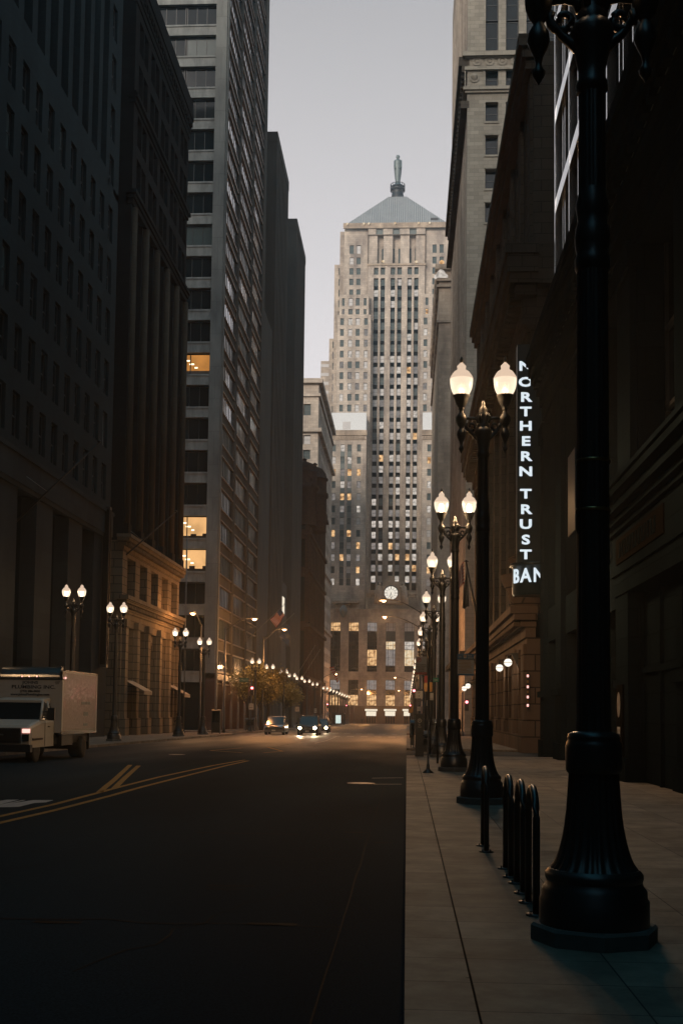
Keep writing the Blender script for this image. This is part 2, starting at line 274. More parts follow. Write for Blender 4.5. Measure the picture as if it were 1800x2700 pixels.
# ------------------------------------------------------------------ object helpers
WL = {}
def tag(o, label=None, cat=None, group=None, kind=None):
    if label: o['label'] = label
    if cat: o['category'] = cat
    if group: o['group'] = group
    if kind: o['kind'] = kind
    return o
def empty(name, loc, label=None, cat=None, group=None):
    o = bpy.data.objects.new(name, None); COL.objects.link(o); o.location = loc; o.empty_display_size = 0.3
    WL[o] = Vector(loc); return tag(o, label, cat, group)
class MB:
    def __init__(s): s.v = []; s.f = []; s.m = []; s.sm = []
    def add(s, vs, fs, m=0, smooth=False):
        n = len(s.v); s.v += [tuple(a) for a in vs]
        for f in fs: s.f.append([n+i for i in f]); s.m.append(m); s.sm.append(smooth)
    def quad(s, a, b, c, d, m=0): s.add([a, b, c, d], [(0, 1, 2, 3)], m)
    def box(s, x0, x1, y0, y1, z0, z1, m=0):
        s.add([(x, y, z) for z in (z0, z1) for y in (y0, y1) for x in (x0, x1)],
              [(0, 2, 3, 1), (4, 5, 7, 6), (0, 1, 5, 4), (2, 6, 7, 3), (0, 4, 6, 2), (1, 3, 7, 5)], m)
    def obox(s, c, u, v, w, m=0):            # centre, half vectors
        c, u, v, w = Vector(c), Vector(u), Vector(v), Vector(w)
        s.add([c+u*i+v*j+w*k for k in (-1, 1) for j in (-1, 1) for i in (-1, 1)],
              [(0, 2, 3, 1), (4, 5, 7, 6), (0, 1, 5, 4), (2, 6, 7, 3), (0, 4, 6, 2), (1, 3, 7, 5)], m)
    def lathe(s, c, prof, seg=20, m=0, smooth=True, flute=0, nf=16, cap=True):
        vs = []; n = len(prof)
        for (r, z) in prof:
            for i in range(seg):
                a = 2*math.pi*i/seg; rr = r*(1-flute*abs(math.sin(a*nf/2))) if flute else r
                vs.append((c[0]+rr*math.cos(a), c[1]+rr*math.sin(a), c[2]+z))
        fs = []
        for k in range(n-1):
            for i in range(seg):
                j = (i+1) % seg; fs.append((k*seg+i, k*seg+j, (k+1)*seg+j, (k+1)*seg+i))
        s.add(vs, fs, m, smooth)
        if cap:
            s.add(vs[:seg], [tuple(reversed(range(seg)))], m); s.add(vs[-seg:], [tuple(range(seg))], m)
    def tube(s, pts, r, seg=8, m=0, smooth=True):
        pts = [Vector(p) for p in pts]; rs = r if isinstance(r, (list, tuple)) else [r]*len(pts); vs = []
        for i, p in enumerate(pts):
            d = (pts[min(i+1, len(pts)-1)]-pts[max(i-1, 0)]).normalized()
            a = Vector((0, 0, 1)) if abs(d.z) < 0.9 else Vector((1, 0, 0))
            u = d.cross(a).normalized(); v = d.cross(u)
            for k in range(seg):
                t = 2*math.pi*k/seg; vs.append(p+(u*math.cos(t)+v*math.sin(t))*rs[i])
        fs = []
        for i in range(len(pts)-1):
            for k in range(seg):
                j = (k+1) % seg; fs.append((i*seg+k, i*seg+j, (i+1)*seg+j, (i+1)*seg+k))
        fs.append(tuple(reversed(range(seg)))); fs.append(tuple((len(pts)-1)*seg+k for k in range(seg)))
        s.add(vs, fs, m, smooth)
    def prism(s, poly, axis, a0, a1, m=0, smooth=False):   # poly in the two other axes
        def P(p, a):
            return {'x': (a, p[0], p[1]), 'y': (p[0], a, p[1]), 'z': (p[0], p[1], a)}[axis]
        n = len(poly); s.add([P(p, a0) for p in poly]+[P(p, a1) for p in poly],
            [tuple(range(n)), tuple(reversed(range(n, 2*n)))]+[(i, i+n, (i+1) % n+n, (i+1) % n) for i in range(n)], m, smooth)
    def merge(s, o, mat=None, mi=None):
        n = len(s.v); s.v += [tuple(mat @ Vector(a)) if mat else a for a in o.v]
        for f, m_, q in zip(o.f, o.m, o.sm): s.f.append([n+i for i in f]); s.m.append(m_ if mi is None else mi[m_]); s.sm.append(q)
    def mesh(s, name, mats, org=(0, 0, 0)):
        me = bpy.data.meshes.new(name); o = Vector(org)
        me.from_pydata([(a[0]-o.x, a[1]-o.y, a[2]-o.z) for a in s.v], [], s.f)
        for x in mats: me.materials.append(M[x] if isinstance(x, str) else x)
        me.polygons.foreach_set('material_index', s.m); me.polygons.foreach_set('use_smooth', s.sm)
        me.update(); return me
    def build(s, name, mats, parent=None, org=None, fix=True):
        if not isinstance(mats, (list, tuple)): mats = [mats]
        og = Vector(org) if org is not None else (WL[parent] if parent else Vector((0, 0, 0)))
        me = s.mesh(name, mats, og)
        if fix:
            import bmesh
            bm = bmesh.new(); bm.from_mesh(me); bmesh.ops.recalc_face_normals(bm, faces=bm.faces); bm.to_mesh(me); bm.free()
        o = bpy.data.objects.new(name, me); COL.objects.link(o)
        if parent: o.parent = parent; o.location = og-WL[parent]
        else: o.location = og
        WL[o] = og; return o
def copy_tree(o, parent=None):
    c = o.copy(); COL.objects.link(c)
    if parent: c.parent = parent
    for ch in o.children: copy_tree(ch, c)
    return c
def text_mb(s, size, depth=0.01, align='CENTER', bold=0.0, spacing=1.0):
    cu = bpy.data.curves.new('t', 'FONT'); cu.body = s; cu.size = size; cu.extrude = depth; cu.align_x = align; cu.align_y = 'CENTER'; cu.offset = bold
    cu.space_character = spacing; cu.resolution_u = 3
    o = bpy.data.objects.new('t', cu); COL.objects.link(o); bpy.context.view_layer.update()
    me = bpy.data.meshes.new_from_object(o.evaluated_get(bpy.context.evaluated_depsgraph_get()))
    b = MB(); b.v = [tuple(v.co) for v in me.vertices]; b.f = [list(p.vertices) for p in me.polygons]; b.m = [0]*len(b.f); b.sm = [False]*len(b.f)
    bpy.data.objects.remove(o); bpy.data.curves.remove(cu); bpy.data.meshes.remove(me)
    return b
def T(loc, rz_=0, rx=90):                    # text stood upright; rz_=0 faces the camera (-Y)
    return Matrix.Translation(loc) @ Matrix.Rotation(R(rz_), 4, 'Z') @ Matrix.Rotation(R(rx), 4, 'X')
def light(name, loc, power, col, parent=None, rad=0.1, kind='POINT'):
    l = bpy.data.lights.new(name, kind); l.energy = power; l.color = col; l.shadow_soft_size = rad
    o = bpy.data.objects.new(name, l); COL.objects.link(o)
    if parent: o.parent = parent; o.location = Vector(loc)-WL[parent]
    else: o.location = loc
    return o

# walls with real openings: O = lower corner, U = along, N = outward normal, core sits `depth` behind
def lines(W, cols):
    L = [0.0]
    for a, b_ in cols: L += [a, b_]
    L.append(W); return L
def facade(mb, O, U, N, W, z0, z1, cols, rows, depth, m=0, mr=None):
    O, U, N = Vector(O), Vector(U), Vector(N); mr = m if mr is None else mr
    us = sorted(set([0.0, W]+[round(x, 4) for c in cols for x in c])); zs = sorted(set([z0, z1]+[round(x, 4) for r_ in rows for x in r_]))
    op = lambda i, j: 0 <= i < len(us)-1 and 0 <= j < len(zs)-1 and any(c[0]-1e-3 <= us[i] and us[i+1] <= c[1]+1e-3 for c in cols) and any(r_[0]-1e-3 <= zs[j] and zs[j+1] <= r_[1]+1e-3 for r_ in rows)
    P = lambda u, z, d: O+U*u+Vector((0, 0, z-O.z))-N*d
    for i in range(len(us)-1):
        j = 0
        while j < len(zs)-1:
            a, b_ = us[i], us[i+1]; c, d = zs[j], zs[j+1]
            if not op(i, j): mb.quad(P(a, c, 0), P(b_, c, 0), P(b_, d, 0), P(a, d, 0), m)
            else:
                if not op(i-1, j): mb.quad(P(a, c, 0), P(a, c, depth), P(a, d, depth), P(a, d, 0), mr)
                if not op(i+1, j): mb.quad(P(b_, c, 0), P(b_, c, depth), P(b_, d, depth), P(b_, d, 0), mr)
                if not op(i, j-1): mb.quad(P(a, c, 0), P(b_, c, 0), P(b_, c, depth), P(a, c, depth), mr)
                if not op(i, j+1): mb.quad(P(a, d, 0), P(b_, d, 0), P(b_, d, depth), P(a, d, depth), mr)
            j += 1
    for u in (0.02, W-0.02): mb.quad(P(u, z0, 0.02), P(u, z0, depth), P(u, z1, depth), P(u, z1, 0.02), m)
_wc = {}
def win_mb(w_, h, style):
    b = MB(); t = min(0.09, w_*0.12)
    b.box(-w_/2, w_/2, -0.05, 0.03, 0, t, 0); b.box(-w_/2, w_/2, -0.05, 0.03, h-t, h, 0)
    b.box(-w_/2, -w_/2+t, -0.05, 0.03, t, h-t, 0); b.box(w_/2-t, w_/2, -0.05, 0.03, t, h-t, 0)
    if style == 'sash': b.box(-w_/2+t, w_/2-t, -0.04, 0.02, h*0.48, h*0.48+t*0.8, 0)
    if style == 'fixed3':
        for x in (-w_/6, w_/6): b.box(x-0.03, x+0.03, -0.05, 0.02, t, h-t, 0)
    if style == 'grid':
        for x in (-w_*0.27, w_*0.27): b.box(x-0.06, x+0.06, -0.06, 0.02, t, h-t, 0)
        n = max(2, int(h/2.0))
        for k in range(1, n): b.box(-w_/2+t, w_/2-t, -0.05, 0.01, h*k/n-0.05, h*k/n+0.05, 0)
    b.quad((-w_/2+t, 0, t), (w_/2-t, 0, t), (w_/2-t, 0, h-t), (-w_/2+t, 0, h-t), 1)
    return b
class Wins:
    def __init__(s, parent, frame='frame_dark', style='sash', name='window', limit=99): s.p = parent; s.L = []; s.fr = frame; s.st = style; s.n = name; s.lim = limit
    def add(s, pos, face, w_, h, glassm, style=None):   # pos = bottom centre; face: 'N' looks at -Y, 'E' looks at +X, 'W' looks at -X
        s.L.append((Vector(pos), {'N': 0, 'E': 90, 'W': -90}[face], round(w_, 2), round(h, 2), glassm, style or s.st))
    def flush(s):
        def vis(q):
            d = max(5, q[0].y); x, y = pix(*q[0]); inn = 1 if (-20 < x < 1820 and -20 < y < 2720) else 0.01
            return -(q[2]*q[3]/d/d*inn)
        s.L.sort(key=vis); rest = MB(); mats = [s.fr]
        for k, (p, rot, w_, h, g, st) in enumerate(s.L):
            if k < s.lim:
                key = (w_, h, g, st, s.fr)
                if key not in _wc: _wc[key] = win_mb(w_, h, st).mesh('window', [s.fr, g])
                o = bpy.data.objects.new(s.n, _wc[key]); COL.objects.link(o); o.parent = s.p; o.location = p-WL[s.p]; o.rotation_euler.z = R(rot)
            else:
                if g not in mats: mats.append(g)
                rest.merge(win_mb(w_, h, st), Matrix.Translation(p) @ Matrix.Rotation(R(rot), 4, 'Z'), {0: 0, 1: mats.index(g)})
        if rest.v: o = rest.build('windows', mats, s.p, fix=False); o['kind'] = 'stuff'
def pick(ws):
    r_ = random.random()*sum(x for _, x in ws)
    for n_, x in ws:
        r_ -= x
        if r_ <= 0: return n_
    return ws[-1][0]
# ================================================================== GROUND, ROADS, PAVEMENTS
def strip(name, x0, x1, ys, dz, mat, kind='structure'):
    b = MB()
    for a, c in zip(ys[:-1], ys[1:]): b.quad((x0, a, gz(a)+dz), (x1, a, gz(a)+dz), (x1, c, gz(c)+dz), (x0, c, gz(c)+dz))
    o = b.build(name, mat); tag(o, kind=kind); return o
strip('ground', -750, 750, [-185, 25, 420, 890], -0.30, 'asphalt')
strip('road', -15.4, 0, [-60, 25, 420], -0.13, 'asphalt')
for (a, c) in ((104.5, 116.0), (221.5, 234.5), (346, 364)):
    strip('cross_street', 0, 160, [a, c], -0.13, 'asphalt_worn'); strip('cross_street', -160, -15.4, [a, c], -0.13, 'asphalt')
strip('alley', 0.0, 60, [46.3, 57.4], -0.105, 'asphalt')
def pavement(x0, x1, y0, y1, road_right, round0=0, round1=0):
    b = MB(); k = MB(); kw = 0.39 if road_right is False else 0.3
    # outline of slab with rounded street corners
    xs = x0 if road_right is False else x1; sgn = 1 if road_right is False else -1
    def row(y):
        r_ = 0
        if round0 and y < y0+round0: t = 1-(y-y0)/round0; r_ = round0*(1-math.sqrt(max(0, 1-t*t)))
        if round1 and y > y1-round1: t = 1-(y1-y)/round1; r_ = round1*(1-math.sqrt(max(0, 1-t*t)))
        return xs+sgn*r_
    Y = [y0]
    if round0: Y += [y0+round0*(1-math.cos(R(15*i))) for i in range(1, 7)]
    if y0 < 25 < y1: Y.append(25)
    if round1: Y += [y1-round1*(1-math.cos(R(15*i))) for i in range(6, 0, -1)]
    Y.append(y1); Y = sorted(set(Y)); far = x1 if road_right is False else x0
    for a, c in zip(Y[:-1], Y[1:]):
        A, C = row(a), row(c)
        b.quad((A+sgn*(kw+0.012), a, gz(a)), (far, a, gz(a)), (far, c, gz(c)), (C+sgn*(kw+0.012), c, gz(c)))
        k.quad((A, a, gz(a)), (A+sgn*kw, a, gz(a)), (C+sgn*kw, c, gz(c)), (C, c, gz(c)), 0)
        k.quad((A, a, gz(a)-0.3), (A, a, gz(a)), (C, c, gz(c)), (C, c, gz(c)-0.3), 0)
        k.quad((A+sgn*kw, a, gz(a)-0.05), (A+sgn*kw, a, gz(a)), (C+sgn*kw, c, gz(c)), (C+sgn*kw, c, gz(c)-0.05), 0)
        k.quad((A+sgn*kw, a, gz(a)-0.02), (A+sgn*(kw+0.012), a, gz(a)-0.02), (C+sgn*(kw+0.012), c, gz(c)-0.02), (C+sgn*kw, c, gz(c)-0.02), 1)
    for y in (y0, y1):
        A = row(y); b.quad((A, y, gz(y)-0.3), (far, y, gz(y)-0.3), (far, y, gz(y)-0.001), (A, y, gz(y)-0.001))
    tag(b.build('pavement', 'paving'), kind='structure'); tag(k.build('kerb', ['paving', 'ridge']), kind='structure')
pavement(0, 40, -40, 46.3, False, 0, 0.5); pavement(0, 40, 57.4, 104.4, False, 0.5, 3.5)
pavement(0, 40, 116.1, 221.4, False, 3.5, 3.5); pavement(0, 40, 234.6, 345.9, False, 3.5, 3.5)
pavement(-60, -15.4, -40, 104.4, True, 0, 4); pavement(-60, -15.4, 116.1, 221.4, True, 4, 4); pavement(-60, -15.4, 234.6, 345.9, True, 4, 4)
b = MB(); b.quad((-120, 364.1, gz(364)), (120, 364.1, gz(364)), (120, 400, gz(364)), (-120, 400, gz(364))); b.quad((-120, 364.1, gz(364)-0.3), (120, 364.1, gz(364)-0.3), (120, 364.1, gz(364)), (-120, 364.1, gz(364)))
tag(b.build('pavement', 'paving'), kind='structure')

# painted markings lie 4 mm proud of the asphalt; positions measured in the photo and laid on the real ground
def gpt(px, py):
    d = ray(px, py); Yt = 40.0
    for _ in range(30): Yt = d.y*((rz(Yt)-1.6)/d.z)
    return d.x*Yt/d.y, Yt
def line_mark(mb, p, q, wd, n=6, dash=None):
    p, q = Vector(p+(0,)) if len(p) == 2 else p, Vector(q+(0,)); d = (q-p); L = d.length; d.normalize(); s_ = Vector((-d.y, d.x, 0))*wd/2
    for i in range(n):
        a = p+d*L*i/n; c = p+d*L*((i+1)/n if not dash else (i+dash)/n)
        Z = lambda v: Vector((v.x, v.y, rz(v.y)+0.004))
        mb.quad(Z(a-s_), Z(a+s_), Z(c+s_), Z(c-s_))
def marks(name, mat, segs, wd):
    b = MB()
    for s_ in segs:
        for a, c in zip(s_[:-1], s_[1:]): line_mark(b, gpt(*a), gpt(*c), wd)
    return tag(b.build(name, mat, fix=False), kind='structure')
marks('yellow_line', 'paint_yellow', [[(-60, 2166), (140, 2122), (266, 2089), (420, 2049), (560, 2019), (645, 2004)],
      [(-60, 2184), (140, 2138), (290, 2099), (450, 2056), (600, 2018), (655, 2006)]], 0.13)
marks('yellow_line', 'paint_yellow', [[(263, 2089), (300, 2058), (344, 2017)], [(302, 2079), (330, 2051), (366, 2019)]], 0.14)
marks('yellow_line', 'paint_yellow', [[(555, 1979), (640, 1972)], [(555, 1979), (640, 1985)], [(705, 1970), (745, 1981)], [(695, 1985), (745, 1981)]], 0.16)
marks('white_line', 'paint_white', [[(830, 1960), (860, 1953), (890, 1941)], [(980, 2052), (1062, 2051)], [(985, 2068), (1058, 2068)]], 0.10)
b = MB()
def gpoly(pts):
    P = [gpt(*p) for p in pts]; b.add([(x, y, rz(y)+0.004) for x, y in P], [tuple(range(len(P)))])
gpoly([(-40, 2118), (20, 2109), (52, 2109), (-10, 2124), (60, 2110), (70, 2110), (30, 2119), (88, 2110), (142, 2110), (122, 2116), (90, 2118), (50, 2128), (-40, 2130)][::1])
tag(b.build('turn_arrow', 'paint_white', fix=False), kind='structure')
def crosswalk(y, x0=-15, x1=-0.4):
    b = MB()
    for k in range(12):
        xa = x0+(x1-x0)*k/12
        b.quad((xa, y, rz(y)+0.004), (xa+0.62, y, rz(y)+0.004), (xa+0.62, y+2.4, rz(y+2.4)+0.004), (xa, y+2.4, rz(y+2.4)+0.004))
    tag(b.build('crosswalk', 'paint_white', fix=False), kind='structure')
crosswalk(99.5); crosswalk(117.5); crosswalk(217); crosswalk(236.5); crosswalk(342)
b = MB()
for (px, py, L, wd) in ((655, 2198, 1.5, .09), (940, 2195, .35, .12), (1010, 2222, .25, .09), (610, 2336, .5, .08), (1290, 2700, .2, .05), (720, 2437, .42, .10), (153, 2432, .4, .10), (595, 2345, .4, .05), (950, 2211, .06, .06)):
    if px > 1080: continue
    x, y = gpt(px, py); b.add([(x-L/2, y-wd/2, rz(y)+0.003), (x-L*.1, y-wd*.7, rz(y)+.003), (x+L/2, y-wd/3, rz(y)+0.003), (x+L/2.2, y+wd/2, rz(y)+0.003), (x-L/2.1, y+wd/2.5, rz(y)+0.003)], [(0, 1, 2, 3, 4)])
tag(b.build('tar_patches', 'ridge', fix=False), kind='structure')
b = MB(); rc_ = random.Random(11)
def seam(x0, y0_, x1, y1_, wd, n=24, jit=.05):
    pr_ = None
    for k in range(n+1):
        f = k/n; x = x0+(x1-x0)*f+rc_.uniform(-jit, jit); y = y0_+(y1_-y0_)*f+rc_.uniform(-jit, jit); d_ = Vector((y1_-y0_, x0-x1, 0)).normalized()*wd*rc_.uniform(.4, 1)/2
        q = (Vector((x, y, rz(y)+.003))-d_, Vector((x, y, rz(y)+.003))+d_)
        if pr_: b.quad(pr_[0], pr_[1], q[1], q[0])
        pr_ = q
seam(-7.2, 6, -7.0, 95, .05, 90); seam(-.52, 2, -.5, 46, .015, 40, .01)
for yy in (9.6, 13.7, 19.5, 27, 36, 43, 52, 64, 78): seam(-15.2, yy+rc_.uniform(-.5, .5), -.4, yy+rc_.uniform(-.5, .5), .035, 50, .07)
seam(-2.2, 7.5, -.9, 11.8, .02, 14, .1); seam(-5.9, 9, -4.0, 12.5, .02, 16, .12); seam(-4.3, 16, -1.2, 18.5, .02, 14, .12)
tag(b.build('tar_seams', 'ridge', fix=False), kind='structure')
# storm grate / manhole glints
b = MB()
for x, y in ((-1.1, 28.0), (-5.4, 62.0), (-9.5, 47.0)): b.lathe((x, y, rz(y)), [(0.34, 0), (0.34, 0.006)], 24)
tag(b.build('manhole_covers', 'iron_rough', fix=False), kind='structure')

# ================================================================== BUILDINGS
E, Wd, No = Vector((1, 0, 0)), Vector((-1, 0, 0)), Vector((0, -1, 0)); UY, UX = Vector((0, 1, 0)), Vector((1, 0, 0))
XL, XR = -20.9, 5.9
def building(name, x, y, label, cat='building'): return empty(name, (x, y, gz(y)), label, cat)

# --- B1 grey brick block, far left
B = building('brick_office_block', XL-12, 54, 'dark grey brick office block with slotted upper floors at the left edge of the photo')
X = XL; y0, y1 = 34.0, 78.2; W_ = y1-y0
b = MB(); b.box(X-30, X-1.25, y0+.01, y1-0.01, -2, 95, 0); b.build('inner_wall', 'black_stone', B)
wc = [(59.05+2.2*k-y0-.0, 59.05+2.2*k+1.12-y0) for k in range(-4, 9)]
wc = [c for c in wc if c[0] > 0]
wc = [(c[0]-.95, c[1]-.95) for c in wc]
b = MB()
piers = [(y0, 35.5), (38.7, 41.4), (44.6, 47.3), (50.5, 53.2), (56.4, 59.3), (62.5, 65.4), (68.6, 71.5), (74.3, 78.2)]
cols0 = [(piers[i][1]-y0, piers[i+1][0]-y0) for i in range(len(piers)-1)]
facade(b, (X, y0, -2), UY, E, W_, -2, 13.6, cols0, [(-1.9, 13.5)], 1.2, 0)
b.build('pier_wall', 'belt_stone', B)
b = MB(); b.box(X-0.2, X+0.22, y0, y1, 13.6, 15.05, 0); b.box(X-0.2, X+0.32, y0, y1, 15.05, 15.3, 0); b.box(X-0.2, X+0.14, y0, y1, 13.35, 13.6, 0); b.build('belt_course', 'belt_stone', B)
b = MB(); rows = []; zz = 15.95
while zz < 35.5: rows.append((zz, zz+2.45)); zz += 3.63
facade(b, (X, y0, 15.3), UY, E, W_, 15.3, 38.2, wc, rows, 0.3, 0)
rows2 = [r_ for r_ in [(zz+3.63*k, zz+3.63*k+2.45) for k in range(16)]]
facade(b, (X, y0, 38.2), UY, E, W_-2.9, 38.2, 95, [(c[0]-.12, c[1]+.12) for c in wc[:-1]], [(38.7, 94)], 0.9, 0)
facade(b, (X, y1-2.9, 38.2), UY, E, 2.9, 38.2, 95, [(wc[-1][0]-(W_-2.9), wc[-1][1]-(W_-2.9))], rows2[:-1], 0.3, 0)
b.quad((X-30, y1, -2), (X, y1, -2), (X, y1, 95), (X-30, y1, 95)); b.build('brick_wall', 'grey_brick', B)
ws = Wins(B)
for c in wc:
    for r_ in rows: ws.add((X-0.26, y0+(c[0]+c[1])/2, r_[0]), 'E', c[1]-c[0], r_[1]-r_[0], pick([('glass_dark', 5), ('glass_teal', 1), ('blind', .12)]))
for r_ in rows2[:8]:
    ws.add((X-0.26, y0+(wc[-1][0]+wc[-1][1])/2, r_[0]), 'E', 1.12, 2.45, 'glass_dark')
    for c in wc[5:-1]: ws.add((X-0.86, y0+(c[0]+c[1])/2, r_[0]), 'E', 1.3, 2.6, 'glass_dark')
ws.flush()
b = MB(); b.box(X-1.0, X-0.9, y0, y1-4, 1, 13.4, 0); b.build('entrance_glazing', 'glass_dark', B)
# vertical metal framed sign on the corner pier
b = MB(); b.box(X+0.05, X+0.55, 76.1, 76.55, 4.4, 15.4, 0)
S = empty('blade_sign', (X, 76.3, 4.4), 'tall narrow metal framed sign on the corner pier of the grey brick block', 'sign')
b.build('sign_frame', 'iron_rough', S); b = MB(); b.box(X+0.12, X+0.48, 76.05, 76.1, 4.6, 15.2, 0); b.box(X+.55, X+.56, 76.18, 76.47, 4.6, 15.2, 0); b.build('sign_panel', 'plate_dark', S)

# --- B2 brown ornate block
B = building('terracotta_office_block', XL-10, 92, 'brown terracotta block with tall ribbed piers and rusticated arcade, left of the street')
y0, y1 = 82.0, 102.8; W_ = y1-y0; X = XL
b = MB(); b.box(X-24, X-0.95, y0+0.95, y1-.02, -2, 58.6, 0); b.build('inner_wall', 'black_stone', B)
bay = 3.98; pc = [0.75+bay*k for k in range(6)]          # pier centres
b = MB()
ar = [(1.6, 3.9), (5.1, 7.6), (8.7, 11.9), (13.2, 15.7), (16.9, 19.2)]
facade(b, (X, y0, -2), UY, E, W_, -2, 8.7, ar, [(-1.9, 7.7)], 0.9, 0)
facade(b, (X-24, y0, -2), UX, No, 24, -2, 14, [], [], 0.5, 0)
for k in range(6):                                      # buttress pilasters with plinth and cap
    yc = y0+[0.8, 4.5, 8.15, 12.5, 16.3, 20.0][k]
    b.box(X-.05, X+0.28, yc-.42, yc+.42, -2, 7.6, 0); b.box(X-.05, X+.42, yc-.6, yc+.6, -2, 0.9, 0); b.box(X-.05, X+.36, yc-.52, yc+.52, 7.6, 8.2, 0)
facade(b, (X, y0, 9.9), UY, E, W_, 9.9, 13.3, [(c+.72, c+bay-.72) for c in pc[:5]], [(10.0, 12.9)], 0.8, 0)
b.build('rusticated_base', 'tan_stone', B)
def cornice(name, mat, par, X, sgn, y0, y1, z, steps, side=None, dent=None):
    b = MB(); zz = z
    for h, o in steps:
        xa, xb = (X-0.3, X+o) if sgn > 0 else (X-o, X+0.3)
        b.box(xa, xb, y0-(o if side else 0), y1+(o if side == 2 else 0), zz, zz+h, 0); zz += h
    if dent:
        dz, dh, do, dp = dent; y = y0
        while y < y1-dp*.5:
            xa, xb = (X, X+do) if sgn > 0 else (X-do, X)
            b.box(xa, xb, y, y+dp*.5, dz, dz+dh, 0); y += dp
    return b.build(name, mat, par)
cornice('cornice', 'tan_stone', B, X, 1, y0, y1, 8.7, [(.35, .12), (.3, .25), (.25, .5), (.3, .65)], 1, (9.05, .25, .42, .5))
cornice('cornice', 'tan_stone', B, X, 1, y0, y1, 13.3, [(.3, .1), (.3, .3), (.22, .6), (.25, .75)], 1, (13.6, .25, .5, .45))
b = MB(); t2 = MB()
for k, c in enumerate(pc):
    yc = y0+c
    t2.tube([(X-0.0, yc, 14.37), (X-0.0, yc, 39.4)], 0.30, 10, 0)
    b.box(X-0.95, X-0.15, yc-.62, yc+.62, 14.37, 39.4, 0); b.box(X-.6, X+.3, yc-.5, yc+.5, 14.37, 15.3, 0)
b.build('pier_shafts', 'brown_stone', B); t2.build('pier_columns', 'brown_pier_lit', B)  # round fronts coloured lighter than the shafts to imitate lamplit strips
b = MB()
z = 17.2
while z < 39:
    b.box(X-.95, X-.5, y0+.1, y1-.1, z, z+1.0, 0); z += 3.7
facade(b, (X-24, y0, 14), UX, No, 24, 14, 58, [], [], 0.5, 0)
facade(b, (X, y0, 40.4), UY, E, W_, 40.4, 55.2, [(c+.5, c+bay/2-.12) for c in pc[:5]]+[(c+bay/2+.12, c+bay-.5) for c in pc[:5]], [(41.2, 43.6), (44.6, 47.0), (48.6, 51.0), (52.0, 54.5)], 0.5, 0)
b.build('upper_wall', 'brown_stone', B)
cornice('cornice', 'brown_stone', B, X, 1, y0, y1, 39.4, [(.4, .15), (.3, .3), (.3, .45)], 1)
cornice('cornice', 'brown_stone', B, X, 1, y0, y1, 47.3, [(.3, .15), (.3, .35), (.25, .2)], 1)
cornice('roof_cornice', 'brown_stone', B, X, 1, y0, y1, 55.2, [(.5, .1), (.6, .2), (.5, .35), (.6, .45), (1.2, .35)], 1, (56.0, .5, .32, .8))
ws = Wins(B)
for c in pc[:5]:
    ws.add((X-.75, y0+c+bay/2, 10.0), 'E', bay-1.44, 2.9, 'glass_dark', 'sash')
    z = 14.5
    while z < 38:
        ws.add((X-.8, y0+c+bay/2-.68, z+.0), 'E', 1.2, 2.6, 'glass_dark'); ws.add((X-.8, y0+c+bay/2+.68, z), 'E', 1.2, 2.6, 'glass_dark'); z += 3.7
    for (za, zb) in ((41.2, 43.6), (44.6, 47.0), (48.6, 51.0), (52.0, 54.5)):
        ws.add((X-.45, y0+c+bay/4+.19, za), 'E', bay/2-.62, zb-za, 'glass_dark'); ws.add((X-.45, y0+c+bay*.75-.19, za), 'E', bay/2-.62, zb-za, 'glass_dark')
ws.flush()
b = MB()
for (a, c) in ar: b.quad((X-.85, y0+a, -1), (X-.85, y0+c, -1), (X-.85, y0+c, 7.6), (X-.85, y0+a, 7.6))
b.build('shop_glazing', 'glass_dark', B, fix=False)
b = MB()                                                 # round arch infill of the middle bay
ya, yb = y0+8.7, y0+11.9; cy = (ya+yb)/2; rr = 1.5; n = 10
for i in range(n):
    a0, a1 = math.pi*i/n, math.pi*(i+1)/n
    p0, p1 = (cy-rr*math.cos(a0), 5.9+rr*math.sin(a0)), (cy-rr*math.cos(a1), 5.9+rr*math.sin(a1))
    b.quad((X-.3, p0[0], p0[1]), (X-.3, p1[0], p1[1]), (X-.3, ya+(yb-ya)*(i+1)/n, 7.7), (X-.3, ya+(yb-ya)*i/n, 7.7))
    b.quad((X-.3, p0[0], p0[1]), (X-.3, p1[0], p1[1]), (X-.85, p1[0], p1[1]), (X-.85, p0[0], p0[1]))
b.build('arch', 'tan_stone', B, fix=False)
for (ya, yb, wh) in ((83.4, 86.1, 'first'), (98.7, 101.4, 'last')):
    A = empty('awning', (X, (ya+yb)/2, 3), f'sloping tan awning over the {"nearer" if wh == "first" else "farther"} arcade bay of the brown block', 'awning', 'shop awnings')
    b = MB(); b.prism([(X+.0, 3.75), (X+1.5, 2.95), (X+1.5, 2.89), (X+.0, 3.69)], 'y', ya, yb); b.box(X+1.46, X+1.5, ya, yb, 2.68, 2.9); b.build('canvas', 'canvas', A)
    b = MB()
    for y in (ya+.05, yb-.05): b.tube([(X, y, 2.9), (X+1.45, y, 2.88)], .02, 6)
    b.build('frame', 'iron', A)

# --- B3 modern tower beyond the cross street
B = building('glass_office_tower', XL-14, 142, 'tall modern tower with pale spandrels and lit office floors, left beyond the brown block')
y0, y1 = 123.0, 159.5; X = XL; H = 128
dep = 1.15
b = MB(); b.box(X-33, X-dep, y0+dep, y1-.02, -2, H, 0); b.build('inner_wall', 'black_stone', B)
b = MB(); fl = 3.67; z00 = -1.6
def zf(k): return 5.6+fl*k
nf = int((H-8)/fl)
# north face: corner pier, recessed bands
b.box(X-1.25, X, y0, y0+1.25, -2, H, 0); b.box(X-0.15, X+0.18, y0+0.2, y0+1.0, -2, H, 0)
for xk in (X-9.3,): b.box(xk, xk+1.0, y0, y0+1.2, -2, H, 0)
b.box(X-33, X-9.5, y0+.2, y0+1.2, -2, 5.0, 0)
b.build('corner_pier', 'concrete_panel', B)
rowz = []
d_ = MB(); k = 0
litrows = {}
